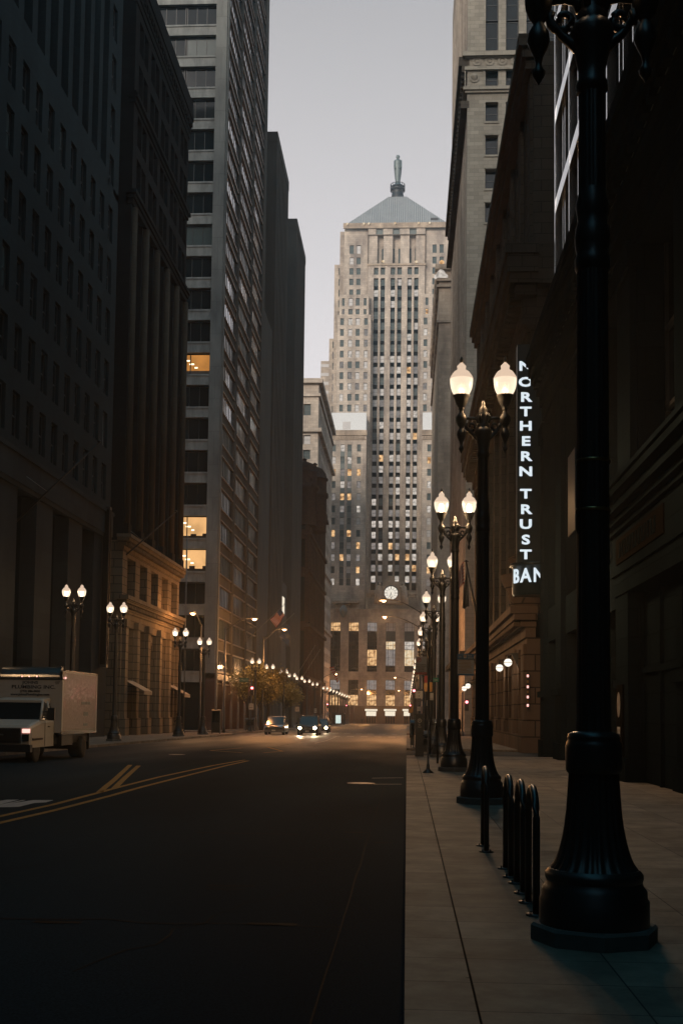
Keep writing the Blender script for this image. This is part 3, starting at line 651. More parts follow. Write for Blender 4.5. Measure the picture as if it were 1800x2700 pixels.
# row phase from the lit rows in the photo
_, zl = at(530, 1417, y0)       # bottom of the lower tall lit row
zb0 = zl                         # window sill height of one row
rows_ = [zb0+fl*i for i in range(-4, 34) if 3.2 < zb0+fl*i < H-4]
for z in rows_:
    d_.box(X-8.3, X-1.25, y0+.18, y0+.6, z-1.22, z-.22, 0); d_.box(X-8.3, X-1.25, y0+.08, y0+.5, z-.22, z-.02, 0)
    d_.box(X-30, X-9.3, y0+.18, y0+.6, z-1.22, z-.22, 0); d_.box(X-30, X-9.3, y0+.08, y0+.5, z-.22, z-.02, 0)
    rowz.append(z)
d_.build('spandrels', 'spandrel', B)
lit = []
for yy in (955, 1417, 1510):
    z = at(530, yy, y0)[1]; lit.append(min(rows_, key=lambda q: abs(q-z)))
ws = Wins(B, 'frame_dark', 'fixed3', limit=95)
for z in rows_:
    for xc in (X-3.0, X-6.55): 
        if z in lit: continue
        ws.add((xc, y0+.7, z), 'N', 3.45, 2.4, pick([('glass_dark', 5), ('glass_teal', .8)]))
# street face
b = MB(); piers_y = [(y0, y0+1.3), (134.2, 135.4), (145.6, 146.8), (156.6, 159.5)]
for a, c in piers_y: b.box(X-dep, X, a+(0 if a > y0 else 1.26), c, 5.0, H, 0) if a > y0 else None
b.build('street_piers', 'tower_pier', B)
b = MB(); g = MB()
for z in rows_:
    for (a, c) in ((y0+1.3, 134.2), (135.4, 145.6), (146.8, 156.6)):
        b.box(X-dep-.05, X-.22, a, c, z-1.25, z-.05, 0)
        g.box(X-.3, X-.06, a, c, z-.05, z+.07, 0); g.box(X-.3, X-.06, a, c, z-1.34, z-1.22, 0)
b.build('street_spandrels', 'tower_pier', B); g.build('fins', 'fin_metal', B)
for z in rows_:
    for j, (a, c) in enumerate(((y0+1.3, 134.2), (135.4, 145.6), (146.8, 156.6))):
        n = 3; w3 = (c-a)/n
        gk = pick([('glass_dark', 2), ('glass_mirror', 2.2 if z > 30 else .15), ('glass_teal', .6)])
        for q in range(n): ws.add((X-.27, a+w3*(q+.5), z+.08), 'E', w3-.02, 2.3, gk if random.random() < .8 else 'glass_dark', 'fixed3')
ws.flush()
b = MB()                                                 # polished granite columns at street level
for yc in (123.6, 129.0, 134.8, 140.5, 146.2, 151.8, 157.8): b.box(X-1.0, X+.05, yc-.9, yc+.9, -2, 5.0, 0)
b.box(X-1.1, X+.02, y0, y1, 4.95, 5.6, 0)
for xc in (X-5.2, X-9.8, X-15): b.box(xc-.7, xc+.7, y0-.0, y0+1.1, -2, 4.95, 0)
b.build('street_columns', 'polished_granite', B)
gl = MB(); lt = MB()
for i, yc in enumerate((126.3, 131.9, 137.6, 143.3, 149.0, 154.8)):
    gl.quad((X-.9, yc-1.9, -1), (X-.9, yc+1.9, -1), (X-.9, yc+1.9, 3.0), (X-.9, yc-1.9, 3.0))
    if i in (0, 1, 2, 4): lt.quad((X-.9, yc-1.9, 3.1), (X-.9, yc+1.9, 3.1), (X-.9, yc+1.9, 4.7), (X-.9, yc-1.9, 4.7))
    else: gl.quad((X-.9, yc-1.9, 3.1), (X-.9, yc+1.9, 3.1), (X-.9, yc+1.9, 4.7), (X-.9, yc-1.9, 4.7))
gl.build('shop_glazing', 'glass_dark', B, fix=False); lt.build('lit_shop_windows', 'lit_warm', B, fix=False)
# three lit office floors: room light painted as a self-glowing back wall with bright strips
for idx, z in enumerate(lit):
    x0_, x1_ = X-8.3, X-1.25; yb = y0+1.12; hh = 2.42
    r_ = MB(); yy = y0+.75
    # glowing back wall set into the tower in front of the inner wall core
    r_.quad((x0_, yb, z), (x1_, yb, z), (x1_, yb, z+hh), (x0_, yb, z+hh), 0)
    rm = r_.build('lit_office', [emit('glowing office wall', (1.0, .42, .10) if idx == 0 else (1.0, .55, .22), .30 if idx == 0 else .48, noise=.35, scale=.5)], B, fix=False)
    r_ = MB()
    for a in range(2):
        for k in range(4):
            xx = x0_+.55+a*3.3+k*.5; zz = z+hh-.24-k*.40
            r_.obox((xx, yb-.01, zz), (.27 if k < 3 else .16, 0, 0), (0, .005, 0), (0, 0, .07), 0)
    r_.build('ceiling_lights', 'ceiling_lamp', B, fix=False)
    r_ = MB()
    r_.box(x0_, x1_, yb-.03, yb-.012, z, z+(.62 if idx == 0 else .35), 0)
    for q in range(6 if idx else 0): xx = x0_+.6+q*1.15+random.uniform(-.2, .2); r_.box(xx, xx+random.uniform(.3, .7), yb-.05, yb-.04, z+.3, z+random.uniform(.55, .95), 0)
    r_.build('office_furniture', 'room_dark' if idx else 'fin_metal', B, fix=False)
    for q in (0, .30, .68, 1): r_ = MB(); xx = x0_+(x1_-x0_)*q; r_.box(xx-.05, xx+.05, y0+.62, y0+.72, z, z+hh, 0); r_.build('mullion', 'frame_dark', B)
    r_ = MB(); r_.box(x0_+(x1_-x0_)*.33, x0_+(x1_-x0_)*.40, y0+.66, y0+.7, z, z+hh, 0); r_.build('blind_strip', 'frame_dark', B)

# --- B4, B5 ribbed slabs
def ribbed(name, label, x, y0, y1, H, mat, side, nrib, xw=28, capz=1.6, rib=.5, ng=False):
    B = building(name, x+(-10 if side > 0 else 10), (y0+y1)/2, label)
    n = Vector((side, 0, 0)); b = MB()
    xa, xb = (x-xw, x-rib) if side > 0 else (x+rib, x+xw)
    b.box(xa, xb, y0, y1, -3, H-capz, 0); b.build('wall', mat, B)
    b = MB(); st = (y1-y0)/nrib
    for k in range(nrib+1):
        yc = min(max(y0+k*st, y0+st*.22), y1-st*.22); xx = (x-rib, x) if side > 0 else (x, x+rib)
        b.box(xx[0], xx[1], yc-st*.2, yc+st*.2, -3, H-capz, 0)
    b.build('ribs', mat, B)
    b = MB(); xx = (x-xw, x+.05) if side > 0 else (x-.05, x+xw); b.box(xx[0], xx[1], y0-.05, y1+.05, H-capz, H, 0); b.build('parapet', mat, B)
    ws = Wins(B, limit=60)
    for k in range(nrib):
        z = 5.0
        while z < H-capz-3:
            if random.random() < .9: ws.add((x-side*(rib-.06), y0+(k+.5)*st, z), 'E' if side > 0 else 'W', st*.5, 2.2, pick([('glass_dark', 6), ('glass_teal', 1.2), ('blind', .2)]))
            z += 3.7
    ws.flush(); return B
ribbed('ribbed_slab_block', 'dark ribbed slab block just beyond the modern glass tower, nearer of two', XL, 171.5, 188.5, 92, 'tower_pier', 1, 9)
ribbed('ribbed_slab_block', 'dark ribbed slab block before the red brown turreted building, farther of two', XL, 203, 220.8, 92, 'tower_pier', 1, 12)
# link block between them, low
b = MB(); L = building('low_link_block', XL-10, 196, 'low dark block with one lit upper window between the two ribbed slabs')
b.box(XL-25, XL-.8, 188.7, 202.9, -3, 24, 0); b.build('wall', 'tower_pier', L)
b = MB(); b.box(XL-.79, XL-.7, 191, 198.5, 18.6, 21.4, 0); b.build('lit_window', 'door_glow', L)
# low block between glass tower and ribbed block
b = MB(); L = building('low_link_block', XL-10, 165, 'low dark block between the modern glass tower and the nearer ribbed slab')
b.box(XL-25, XL-.3, 159.7, 171.3, -3, 60, 0)
b.build('wall', 'tower_pier', L)

# --- Rookery-like dark red building with two domed turrets
B = building('turreted_brick_building', XL-12, 262, 'dark red brown masonry building with two domed corner turrets, left before the far tower')
y0, y1 = 238.0, 285.5; X = XL; H = at(800, 1265, 240)[1]
b = MB(); b.box(X-30, X-.9, y0+.9, y1, -4, H-.5, 0); b.build('inner_wall', 'black_stone', B)
b = MB(); st = (y1-y0)/12
facade(b, (X, y0, -4), UY, E, y1-y0, -4, H, [(st*(k+.2), st*(k+.8)) for k in range(12)], [(1, 7), (9, 18.5), (20.5, 30), (32, 38), (40, H-4)], .8, 0)
facade(b, (X-30, y0, -4), UX, No, 30, -4, H, [(30-st*(k+1)+.2*st, 30-st*k-.2*st) for k in range(7)], [(1, 7), (9, 18.5), (20.5, 30), (32, 38), (40, H-4)], .8, 0)
b.build('masonry_wall', 'rookery_stone', B)
for z_, o in ((8, .5), (19.3, .6), (30.8, .4), (38.8, .5), (H-2.2, .8), (H-.8, .5)): b = MB(); b.box(X-30-o, X+o, y0-o, y1, z_, z_+.7, 0); b.build('string_course', 'rookery_stone', B)
for px_, Yt, tp in ((809, 238.5, 1205), (836, 247.5, 1217)):
    xx, zt = at(px_, tp, Yt); zb = H-1
    b = MB(); hh = zt-zb
    b.lathe((xx-0.6, Yt+1.2, zb-9), [(2.7, 0), (2.7, 7.5), (3.1, 7.8), (3.1, 8.6), (2.7, 8.8), (2.7, 9+hh*.38), (3.0, 9+hh*.40), (3.0, 9+hh*.45), (2.75, 9+hh*.47), (2.5, 9+hh*.62), (1.7, 9+hh*.78), (.6, 9+hh*.86), (.35, 9+hh*.9), (.6, 9+hh*.94), (.1, 9+hh)], 20, 0)
    b.build('turret', 'rookery_stone', B)

# --- B7 pale bank block behind
B = building('pale_bank_block', -35, 320, 'pale stone classical block with cornice rising behind the turreted building')
X = -23.4; y0, y1 = 289.0, 344.0; H = at(797, 1000, 289)[1]
b = MB(); b.box(X-40, X-1.1, y0+1.1, y1, -4, H-1, 0); b.build('inner_wall', 'room_dark', B)
b = MB(); rows = [(8+3.9*k, 10.4+3.9*k) for k in range(int((H-18)/3.9))]; st = (y1-y0)/15
facade(b, (X, y0, -4), UY, E, y1-y0, -4, H, [(st*(k+.3), st*(k+.72)) for k in range(15)], rows+[(H-9.5, H-6.5)], .7, 0)
facade(b, (X-40, y0, -4), UX, No, 40, -4, H, [(40-4.6*k-3.9, 40-4.6*k-2.0) for k in range(8)], rows+[(H-9.5, H-6.5)], .6, 0)
b.build('stone_wall', 'limestone', B)
for z_, h_, o in ((H-4.6, .8, .5), (H-1.2, 1.2, 1.0), (at(797, 1140, 289)[1], 1.0, .9), (40, .8, .5), (24, .8, .6), (8, .8, .6)): b = MB(); b.box(X-40-o, X+o, y0-o, y1, z_, z_+h_, 0); b.build('cornice', 'limestone', B)
ws = Wins(B, 'frame_teal', 'sash', limit=80)
for r_ in rows+[(H-9.5, H-6.5)]:
    for k in range(6): ws.add((X-4.6*k-2.95, y0+.5, r_[0]), 'N', 1.9, r_[1]-r_[0], pick([('blind', 2), ('lit_warm', 1), ('glass_teal', 2), ('lit_grey', 1)]))
    for k in range(15): ws.add((X-.55, y0+st*(k+.51), r_[0]), 'E', st*.42, r_[1]-r_[0], pick([('blind', 1), ('glass_teal', 3)]))
ws.flush()
b = MB(); P0 = at(846, 952, 420); P1 = at(868, 952, 420); b.box(P0[0], P1[0]+4, 420, 440, -4, P0[1], 0)
D = building('distant_pink_building', P0[0], 420, 'pinkish distant building top between the pale block and the stone tower'); b.build('wall', 'limestone', D)
b = MB()
for k in range(8): b.box(P0[0]-.05, P1[0]+4, 419.9, 420, P0[1]-2.4-3.4*k, P0[1]-1.2-3.4*k, 0)
b.build('window_bands', 'blind', D)
# ================================================================== BOARD TOWER AT THE END OF THE STREET
XC, _ = at(1044, 740, 385)
B = empty('stone_skyscraper', (XC, 385, gz(364)), 'stepped limestone skyscraper with pyramid roof and clock closing the street', 'skyscraper')
cz = -4.0
ws = Wins(B, 'frame_teal', 'sash', limit=100)
def mass(name, Y, pxl, pxr, pyt, yref, cols, rows, deep, mir=True, zbot=cz, core=True, side=0.35, mats='limestone', kinds=None, wn=True):
    """front wall block at distance Y; px columns are photo columns measured at row yref; rows in photo y"""
    x0 = at(pxl, yref, Y)[0]; x1 = at(pxr, yref, Y)[0]; zt = at((pxl+pxr)/2, pyt, Y)[1]
    cc = [(at(a, yref, Y)[0], at(c, yref, Y)[0]) for a, c in cols]
    rr = [(at((pxl+pxr)/2, d, Y)[1], at((pxl+pxr)/2, a, Y)[1]) for a, d in rows]
    for s in ((0, 1) if mir else (0,)):
        X0, X1 = (x0, x1) if s == 0 else (2*XC-x1, 2*XC-x0)
        C = cc if s == 0 else [(2*XC-c, 2*XC-a) for a, c in cc]
        b = MB(); facade(b, (X0, Y, zbot), UX, No, X1-X0, zbot, zt, [(a-X0, c-X0) for a, c in C], rr, side, 0)
        b.box(X0+.02, X1-.02, Y+side+.02, Y+deep, zbot, zt-.05, 0)
        b.quad((X0, Y, zt), (X1, Y, zt), (X1, Y+deep, zt), (X0, Y+deep, zt))
        b.quad((X0, Y, zbot), (X0, Y+deep, zbot), (X0, Y+deep, zt), (X0, Y, zt)); b.quad((X1, Y, zbot), (X1, Y+deep, zbot), (X1, Y+deep, zt), (X1, Y, zt))
        b.build(name, mats, B)
        if wn:
            for a, c in C:
                for r0, r1 in rr:
                    if r1-r0 > 6: continue
                    xm, ym = pix((a+c)/2, Y, (r0+r1)/2)
                    if xm > 1190: continue
                    k = kinds or ([('glass_teal', 7), ('blind', 1.0), ('lit_white', .6)] if ym < 820 else [('glass_teal', 4), ('blind', 2.2), ('lit_white', 1.6), ('lit_grey', 2), ('lit_warm', .6)] if ym < 1150 else [('glass_teal', 3), ('blind', 1), ('lit_white', 1.5), ('lit_grey', 1.5), ('lit_warm', 2.6)])
                    ws.add(((a+c)/2, Y+side-.06, r0), 'N', c-a, r1-r0, pick(k))
R_ = lambda y0_, p, n, h: [(y0_+p*k, y0_+p*k+h) for k in range(n)]
# top block with corner pavilions
mass('top_pavilion', 388, 907, 969, 588, 700, [(921, 932), (939.5, 950.5)], [(647, 669), (679, 697), (707, 724), (735, 752), (763, 779)], 30)
mass('shoulder', 391, 895.5, 909, 611, 700, [], [], 26)
mass('shoulder', 393, 881, 897, 698, 760, [(892, 901.5)], R_(707, 28.3, 8, 18), 24)
mass('shoulder', 395, 867, 886, 893, 950, [(876, 886)], R_(900, 28.3, 22, 18), 22)
mass('mid_block', 384.5, 895, 972, 777, 800, [(901.5, 908.5), (918.5, 929.5), (937.5, 948), (958.5, 966)], [(786, 806), (815, 829)], 20)
mass('mid_block', 382.5, 889, 977, 830, 900, [(896, 906), (917, 928), (937, 948), (959, 969)], R_(839, 28.5, 10, 18), 18)
# centre tower: long slots with dark spandrels
xs = [(985, 997), (1003, 1014.5), (1029.3, 1041), (1047, 1058.5), (1073.5, 1085), (1091, 1102.5)]
x0 = at(969, 740, 387)[0]; x1 = 2*XC-x0; Y = 387.0
zt = at(1040, 588, Y)[1]; zr0 = at(1040, 694, Y)[1]; zr1 = at(1040, 618, Y)[1]; zs0 = at(1040, 1556, Y)[1]; zs1 = at(1040, 733, Y)[1]
cc = [(at(a, 740, Y)[0], at(c, 740, Y)[0]) for a, c in xs]
b = MB()
for half, cols in ((0, cc),):
    facade(b, (x0, Y, cz), UX, No, x1-x0, cz, zr0, [(a-x0, c-x0) for a, c in cc], [(zs0, zs1), (at(1040, 724, Y)[1], at(1040, 705, Y)[1])], .9, 0)
zl0, zl1 = at(1040, 690, Y)[1], at(1040, 649, Y)[1]
xr0, xr1 = at(970, 650, Y)[0], 2*XC-at(970, 650, Y)[0]
# recessed colonnade under the roof
facade(b, (xr0, Y+2.2, zr0), UX, No, xr1-xr0, zr0, zr1, [(a+.25-xr0, c-.25-xr0) for a, c in cc], [(zl0, zl1)], .5, 0)
b.quad((xr0, Y, zr0), (xr1, Y, zr0), (xr1, Y+2.2, zr0), (xr0, Y+2.2, zr0)); b.quad((xr0, Y, zr1), (xr1, Y, zr1), (xr1, Y+2.2, zr1), (xr0, Y+2.2, zr1))
for xx in (xr0, xr1): b.quad((xx, Y, zr0), (xx, Y+2.2, zr0), (xx, Y+2.2, zr1), (xx, Y, zr1))
lc = [(cc[0][0]-.3, cc[1][1]-.5), (cc[2][0]-.3, cc[3][1]-.5), (cc[4][0]-.3, cc[5][1]-.5)]
facade(b, (x0, Y, zr1), UX, No, x1-x0, zr1, zt, [(a-x0+.9, c-x0-.3) for a, c in lc], [(zr1+.05, at(1040, 603, Y)[1])], .8, 0)
for xa in (xr0, (cc[1][1]+cc[2][0])/2-1.6, (cc[3][1]+cc[4][0])/2-1.6, xr1-3.2): b.box(xa, xa+3.2, Y+.6, Y+2.25, zr0, zr1, 0)
b.build('tower_shaft', 'limestone', B)
b = MB(); b.box(x0+.05, x1-.05, Y+.95, Y+27, cz, zr0-.1, 0); b.box(xr0, xr1, Y+2.75, Y+27, zr0-.1, zt-.3, 0); b.build('dark_spandrels', M['black_stone'], B)
b = MB()
for a, c in lc:
    b.box(a+.9, c-.3, Y+.5, Y+.6, zr1+.05, at(1040, 603, Y)[1], 0)
b.build('louvres', 'frame_teal', B)
for (a, c) in cc:
    k = 0
    while True:
        za = at(1040, 733+29.05*k+18.5, Y)[1]; zb = at(1040, 733+29.05*k, Y)[1]
        if za < zs0: break
        ym = 733+29*k
        ws.add(((a+c)/2, Y+.72, za), 'N', c-a-.02, zb-za, pick([('glass_teal', 6), ('blind', 1.5), ('lit_white', .7)] if ym < 930 else [('glass_teal', 2.5), ('blind', 2.5), ('lit_white', 1.6), ('lit_grey', 2.5), ('lit_warm', .2)] if ym < 1220 else [('glass_teal', .8), ('blind', 2.0), ('lit_white', 3), ('lit_grey', 3), ('lit_warm', .7)]))
        k += 1
    z_ = at(1040, 723, Y)[1]; ws.add(((a+c)/2, Y+.72, z_), 'N', c-a-.02, at(1040, 706, Y)[1]-z_, 'glass_teal')
    ws.add(((a+c)/2, Y+2.4, zl0), 'N', c-a-.55, zl1-zl0, 'glass_teal', 'sash')
b = MB(); b.box(x0-.3, x1+.3, Y-.3, Y, zr0-.9, zr0-.2, 0); b.box(at(907, 700, 388)[0]-.4, 2*XC-at(907, 700, 388)[0]+.4, Y-.4, Y-.01, zt-1.9, zt, 0); b.build('string_courses', 'limestone_dark', B)
# pyramid roof
Yr0, Yr1 = 387.5, 418.0; e0 = at(912, 588, Yr0); e1x = 2*XC-e0[0]; t0 = at(1024, 519, 401); tx0 = t0[0]; tx1 = 2*XC-tx0-(0); zt2 = t0[1]
b = MB()
P = [(e0[0], Yr0, zt-.1), (e1x, Yr0, zt-.1), (e1x, Yr1, zt-.1), (e0[0], Yr1, zt-.1), (tx0, 401, zt2), (tx1, 401, zt2), (tx1, 406, zt2), (tx0, 406, zt2)]
b.add(P, [(0, 1, 5, 4), (1, 2, 6, 5), (2, 3, 7, 6), (3, 0, 4, 7), (4, 5, 6, 7), (0, 3, 2, 1)]); rf = b.build('roof', 'copper_roof', B)
b = MB()
for k in range(49):
    f = k/48; p = Vector(P[0]).lerp(Vector(P[1]), f); q = p+(Vector(P[4])-Vector(P[0])) if f == 0 else None
    # seams run straight up the slope until the hip cuts them
    sl = (Vector((0, 401-Yr0, zt2-zt+.1))); x_ = p.x
    if x_ < tx0: t_ = (x_-P[0][0])/(tx0-P[0][0])
    elif x_ > tx1: t_ = (P[1][0]-x_)/(P[1][0]-tx1)
    else: t_ = 1
    if t_ > .02: b.tube([p+Vector((0, -.02, .03)), p+sl*t_+Vector((0, -.02, .03))], .075, 4, 0, False)
b.build('roof_seams', 'frame_teal', rf, org=WL[B])
b = MB(); hx = at(1145, 582, 388)[0]; b.box(hx-1.3, hx+1.3, 389, 392, zt, zt+2.6, 0); b.build('roof_vent', 'iron_rough', B)
for px_ in (915, 959, 972, 1041, 1103, 1132): b = MB(); b.lathe((at(px_, 590, 386.3)[0], 386.2, zt-.7), [(.25, 0), (.42, .3), (.25, .6)], 8); b.build('roof_lamp', 'lit_bright', B)
for px_, py_ in ((1010, 690), (1097, 691), (1163, 697)): x_, z_ = at(px_, py_, 386.6); b = MB(); b.lathe((x_, 386.4, z_-.4), [(.2, 0), (.55, .3), (.55, .6), (.2, .9)], 8); b.build('flood_lamp', 'lit_bright', B)
# statue and its stand
zs_ = zt2; sx = (tx0+tx1)/2; sy = 403.5
S = empty('rooftop_statue', (sx, sy, zs_), 'slender grey robed statue on the peak of the pyramid roof', 'statue')
z1_ = at(1049, 512, sy)[1]; z2_ = at(1049, 492, sy)[1]; ztop = at(1049, 409, sy)[1]; s_ = (ztop-z2_)
b = MB(); b.lathe((sx, sy, zs_-.3), [(2.2, 0), (2.2, z1_-zs_), (2.0, z1_-zs_+.3), (2.3, z2_-zs_-1.2), (2.6, z2_-zs_-.9), (1.9, z2_-zs_+.3)], 16); b.build('pedestal', 'iron_rough', S)
b = MB(); b.lathe((sx, sy, z2_-1.6), [(2.6, 0), (2.6, .15), (2.5, .15)], 24)
for k in range(14):
    a = k*2*math.pi/14; b.tube([(sx+2.6*math.cos(a), sy+2.6*math.sin(a), z2_-1.9), (sx+2.6*math.cos(a), sy+2.6*math.sin(a), z2_+.6)], .09, 5)
b.lathe((sx, sy, z2_-.5), [(2.45, 0), (2.7, 0), (2.7, .25), (2.45, .25)], 24, cap=False); b.lathe((sx, sy, z2_+.5), [(2.5, 0), (2.7, 0), (2.7, .12), (2.5, .12)], 24, cap=False); b.build('railing', 'iron_rough', S)
b = MB()
pr = [(.19, 0), (.17, .02), (.12, .06), (.085, .11), (.075, .16), (.09, .25), (.105, .36), (.118, .5), (.125, .62), (.125, .70), (.118, .76), (.125, .79), (.12, .82), (.075, .845), (.042, .86), (.035, .885), (.05, .90), (.058, .925), (.058, .955), (.045, .985), (.015, 1.0)]
n = 18; vs = []
for (r_, z_) in pr:
    for i in range(n):
        a = 2*math.pi*i/n; fold = 1-.10*(i % 2) if z_ < .6 else 1
        vs.append((sx+r_*s_*math.cos(a)*fold, sy+r_*s_*.72*math.sin(a)*fold, z2_+z_*s_))
fs = [(k*n+i, k*n+(i+1) % n, (k+1)*n+(i+1) % n, (k+1)*n+i) for k in range(len(pr)-1) for i in range(n)]+[tuple((len(pr)-1)*n+i for i in range(n))]
b.add(vs, fs, 0, True)
for sg in (-1, 1): b.tube([(sx+sg*.095*s_, sy-.02*s_, z2_+.78*s_), (sx+sg*.10*s_, sy-.05*s_, z2_+.62*s_), (sx+sg*.07*s_, sy-.09*s_, z2_+.52*s_)], [.028*s_, .026*s_, .02*s_], 8)
b.build('figure', 'statue_metal', S)
# front wings with pale penthouses
mass('front_wing', 370, 869, 965, 1136, 1180, [(875, 885.5), (897.5, 909), (916, 927.5), (941, 951.5)], R_(1172, 32.1, 12, 18.5), 14, kinds=None)
x0w, z0w = at(873, 1137, 373); x1w, z1w = at(965.5, 1088, 373)
for s in (0, 1):
    a, c = (x0w, x1w) if s == 0 else (2*XC-x1w, 2*XC-x0w)
    b = MB(); b.box(a, c, 373, 382, z0w-.5, z1w, 0); b.build('penthouse', 'panel_pale', B)
    b = MB(); b.box(a+3.8, a+6.4, 372.97, 373, z0w+.6, z0w+3.2, 0); b.build('louvre', 'blind', B)
    x_a, x_c = at(869, 1180, 370)[0], at(965, 1180, 370)[0]
    if s: x_a, x_c = 2*XC-x_c, 2*XC-x_a
    b = MB(); zz = at(917, 1136, 370)[1]; b.box(x_a-.2, x_c+.2, 369.6, 370, zz-1.6, zz+.2, 0); b.box(x_a-.1, x_c+.1, 369.75, 369.99, zz-3.0, zz-2.6, 0)
    for k in range(14): b.box(x_a+.3+k*(x_c-x_a-.6)/14, x_a+.3+(k+.6)*(x_c-x_a-.6)/14, 369.7, 369.99, zz-2.5, zz-1.8, 0)
    b.build('wing_cornice', 'limestone_dark', B)
    for (p0, p1) in ((897.5, 909), (916, 927.5)):
        A_, C_ = at(p0, 1180, 370)[0], at(p1, 1180, 370)[0]
        if s: A_, C_ = 2*XC-C_, 2*XC-A_
        for k in range(11):
            za = at(917, 1172+32.1*(k+1), 370)[1]; zb = at(917, 1172+32.1*k+18.5, 370)[1]
            b = MB(); b.box(A_, C_, 369.97, 370.0, za+.02, zb-.02, 0); b.build('spandrel_panel', 'frame_teal', B)
# base block with great windows, lit entrances
Yb = 366.0; xb0 = at(856, 1700, Yb)[0]; xb1 = 2*XC-xb0+14
big = [(871, 897), (918.5, 945), (967.5, 993.5), (1016.5, 1042), (1065.5, 1091.5), (1114, 1140)]
low = [(867, 895), (916.5, 944), (965, 993), (1014.5, 1042), (1063.5, 1091), (1112, 1140)]
zbt = at(1000, 1606, Yb)[1]; bz = (at(980, 1771, Yb)[1], at(980, 1641, Yb)[1]); lz = (at(980, 1861, Yb)[1], at(980, 1793, Yb)[1]); dz = (gz(364), at(980, 1877, Yb)[1])
bc = [(at(a, 1700, Yb)[0], at(c, 1700, Yb)[0]) for a, c in big]
b = MB(); facade(b, (xb0, Yb, cz), UX, No, xb1-xb0, cz, zbt, [(a-xb0, c-xb0) for a, c in bc], [bz, lz], .7, 0)
b.box(xb0+.02, xb1-.02, Yb+.75, 385, cz, zbt-.1, 0); b.quad((xb0, Yb, zbt), (xb1, Yb, zbt), (xb1, 385, zbt), (xb0, 385, zbt)); b.build('base_block', 'limestone_dark', B)
b = MB(); b.box(xb0, xb1, Yb-.35, Yb-.01, dz[1]+1.3, dz[1]+1.9, 0); b.box(xb0, xb1, Yb-.2, Yb-.01, cz, dz[1]+1.3, 0)
b.build('ground_storey', 'polished_granite', B)
wb = Wins(B, 'frame_dark', 'grid', 'great_window')
kb = ['lit_warm', 'glass_dark', 'glass_dark', 'lit_grey', 'lit_grey', 'lit_grey']
for i, (a, c) in enumerate(bc):
    h = bz[1]-bz[0]
    parts_ = [(0, .12, 'glass_dark'), (.12, .45, ['glass_dark', 'glass_dark', 'lit_warm', 'lit_grey', 'lit_bright', 'lit_bright'][i]), (.45, .62, ['glass_dark', 'glass_dark', 'glass_dark', 'lit_bright', 'lit_white', 'lit_white'][i]), (.62, .82, ['glass_dark', 'glass_dark', 'glass_dark', 'glass_teal', 'glass_teal', 'glass_teal'][i]), (.82, 1, ['lit_warm', 'lit_warm', 'lit_grey', 'blind', 'blind', 'blind'][i])]
    for f0, f1, g_ in parts_: wb.add(((a+c)/2, Yb+.55, bz[0]+h*f0), 'N', c-a-.02, h*(f1-f0), g_)
    h = lz[1]-lz[0]
    for f0, f1, g_ in ((0, .42, 'lit_warm'), (.42, .62, 'glass_dark'), (.62, 1, 'lit_grey' if i != 1 else 'glass_dark')): wb.add(((a+c)/2, Yb+.55, lz[0]+h*f0), 'N', c-a-.02, h*(f1-f0), g_)
wb.flush(); ws.flush()
for i, pxd in enumerate((978, 1028, 1077)):
    xd, zd = at(pxd, 1882, Yb-.3)
    b = MB(); b.box(xd-1.6, xd+1.6, Yb-.34, Yb-.22, zd-.7, zd+.75, 0); b.box(xd-2.0, xd+2.0, Yb-.6, Yb-.36, zd+.9, zd+1.5, 0); b.build('lit_transom', 'door_glow', B)
    b = MB(); b.box(xd-1.7, xd+1.7, Yb-.3, Yb-.21, gz(364), zd-.8, 0); b.build('entrance_door', 'glass_dark', B)
    b = MB()
    for k in range(5): b.box(xd-1.7+k*.82, xd-1.62+k*.82, Yb-.4, Yb-.31, gz(364), zd-.8, 0)
    b.build('door_frame', 'bronze', B)
# clock with its carved surround
xc_, zc_ = at(1030.5, 1563.5, Yb-1.5); rc = 18.3*Yb/3000
b = MB()
def disc(mb, cx, cz_, r0, r1, y, m=0, n=48):
    vs = [(cx+r*math.cos(2*math.pi*k/n), y, cz_+r*math.sin(2*math.pi*k/n)) for r in (r0, r1) for k in range(n)]
    mb.add(vs, [(k, (k+1) % n, n+(k+1) % n, n+k) for k in range(n)], m)
C = b; C.add([(xc_+rc*math.cos(2*math.pi*k/48), Yb-1.5, zc_+rc*math.sin(2*math.pi*k/48)) for k in range(48)], [tuple(range(48))])
face = C.build('clock_face', 'clock_face', B, fix=False)
b = MB(); disc(b, xc_, zc_, rc*.96, rc*1.10, Yb-1.54); disc(b, xc_, zc_, rc*.535, rc*.56, Yb-1.52)
for k in range(12):
    a = k*math.pi/6; u = Vector((math.sin(a), 0, math.cos(a))); v = Vector((math.cos(a), 0, -math.sin(a)))
    b.obox(Vector((xc_, Yb-1.53, zc_))+u*rc*.77, u*rc*.19, v*rc*(.045 if k % 3 == 0 else .022), (0, .01, 0))
    b.obox(Vector((xc_, Yb-1.52, zc_))+u*rc*.35, u*rc*.2, v*rc*.006, (0, .005, 0)) if k % 2 else None
b.build('clock_numerals', 'ink', face, org=WL[B])
b = MB()
for ang, L_, w_ in ((R(199), .52, .035), (R(168), .78, .022)):
    u = Vector((math.sin(ang), 0, math.cos(ang))); v = Vector((u.z, 0, -u.x)); b.obox(Vector((xc_, Yb-1.58, zc_))+u*rc*(L_/2-.05), u*rc*(L_/2+.05), v*rc*w_, (0, .02, 0))
b.lathe((xc_, Yb-1.5, zc_-.15), [(.01, 0), (.15, .15), (.01, .3)], 8); b.build('clock_hands', 'ink', face, org=WL[B])
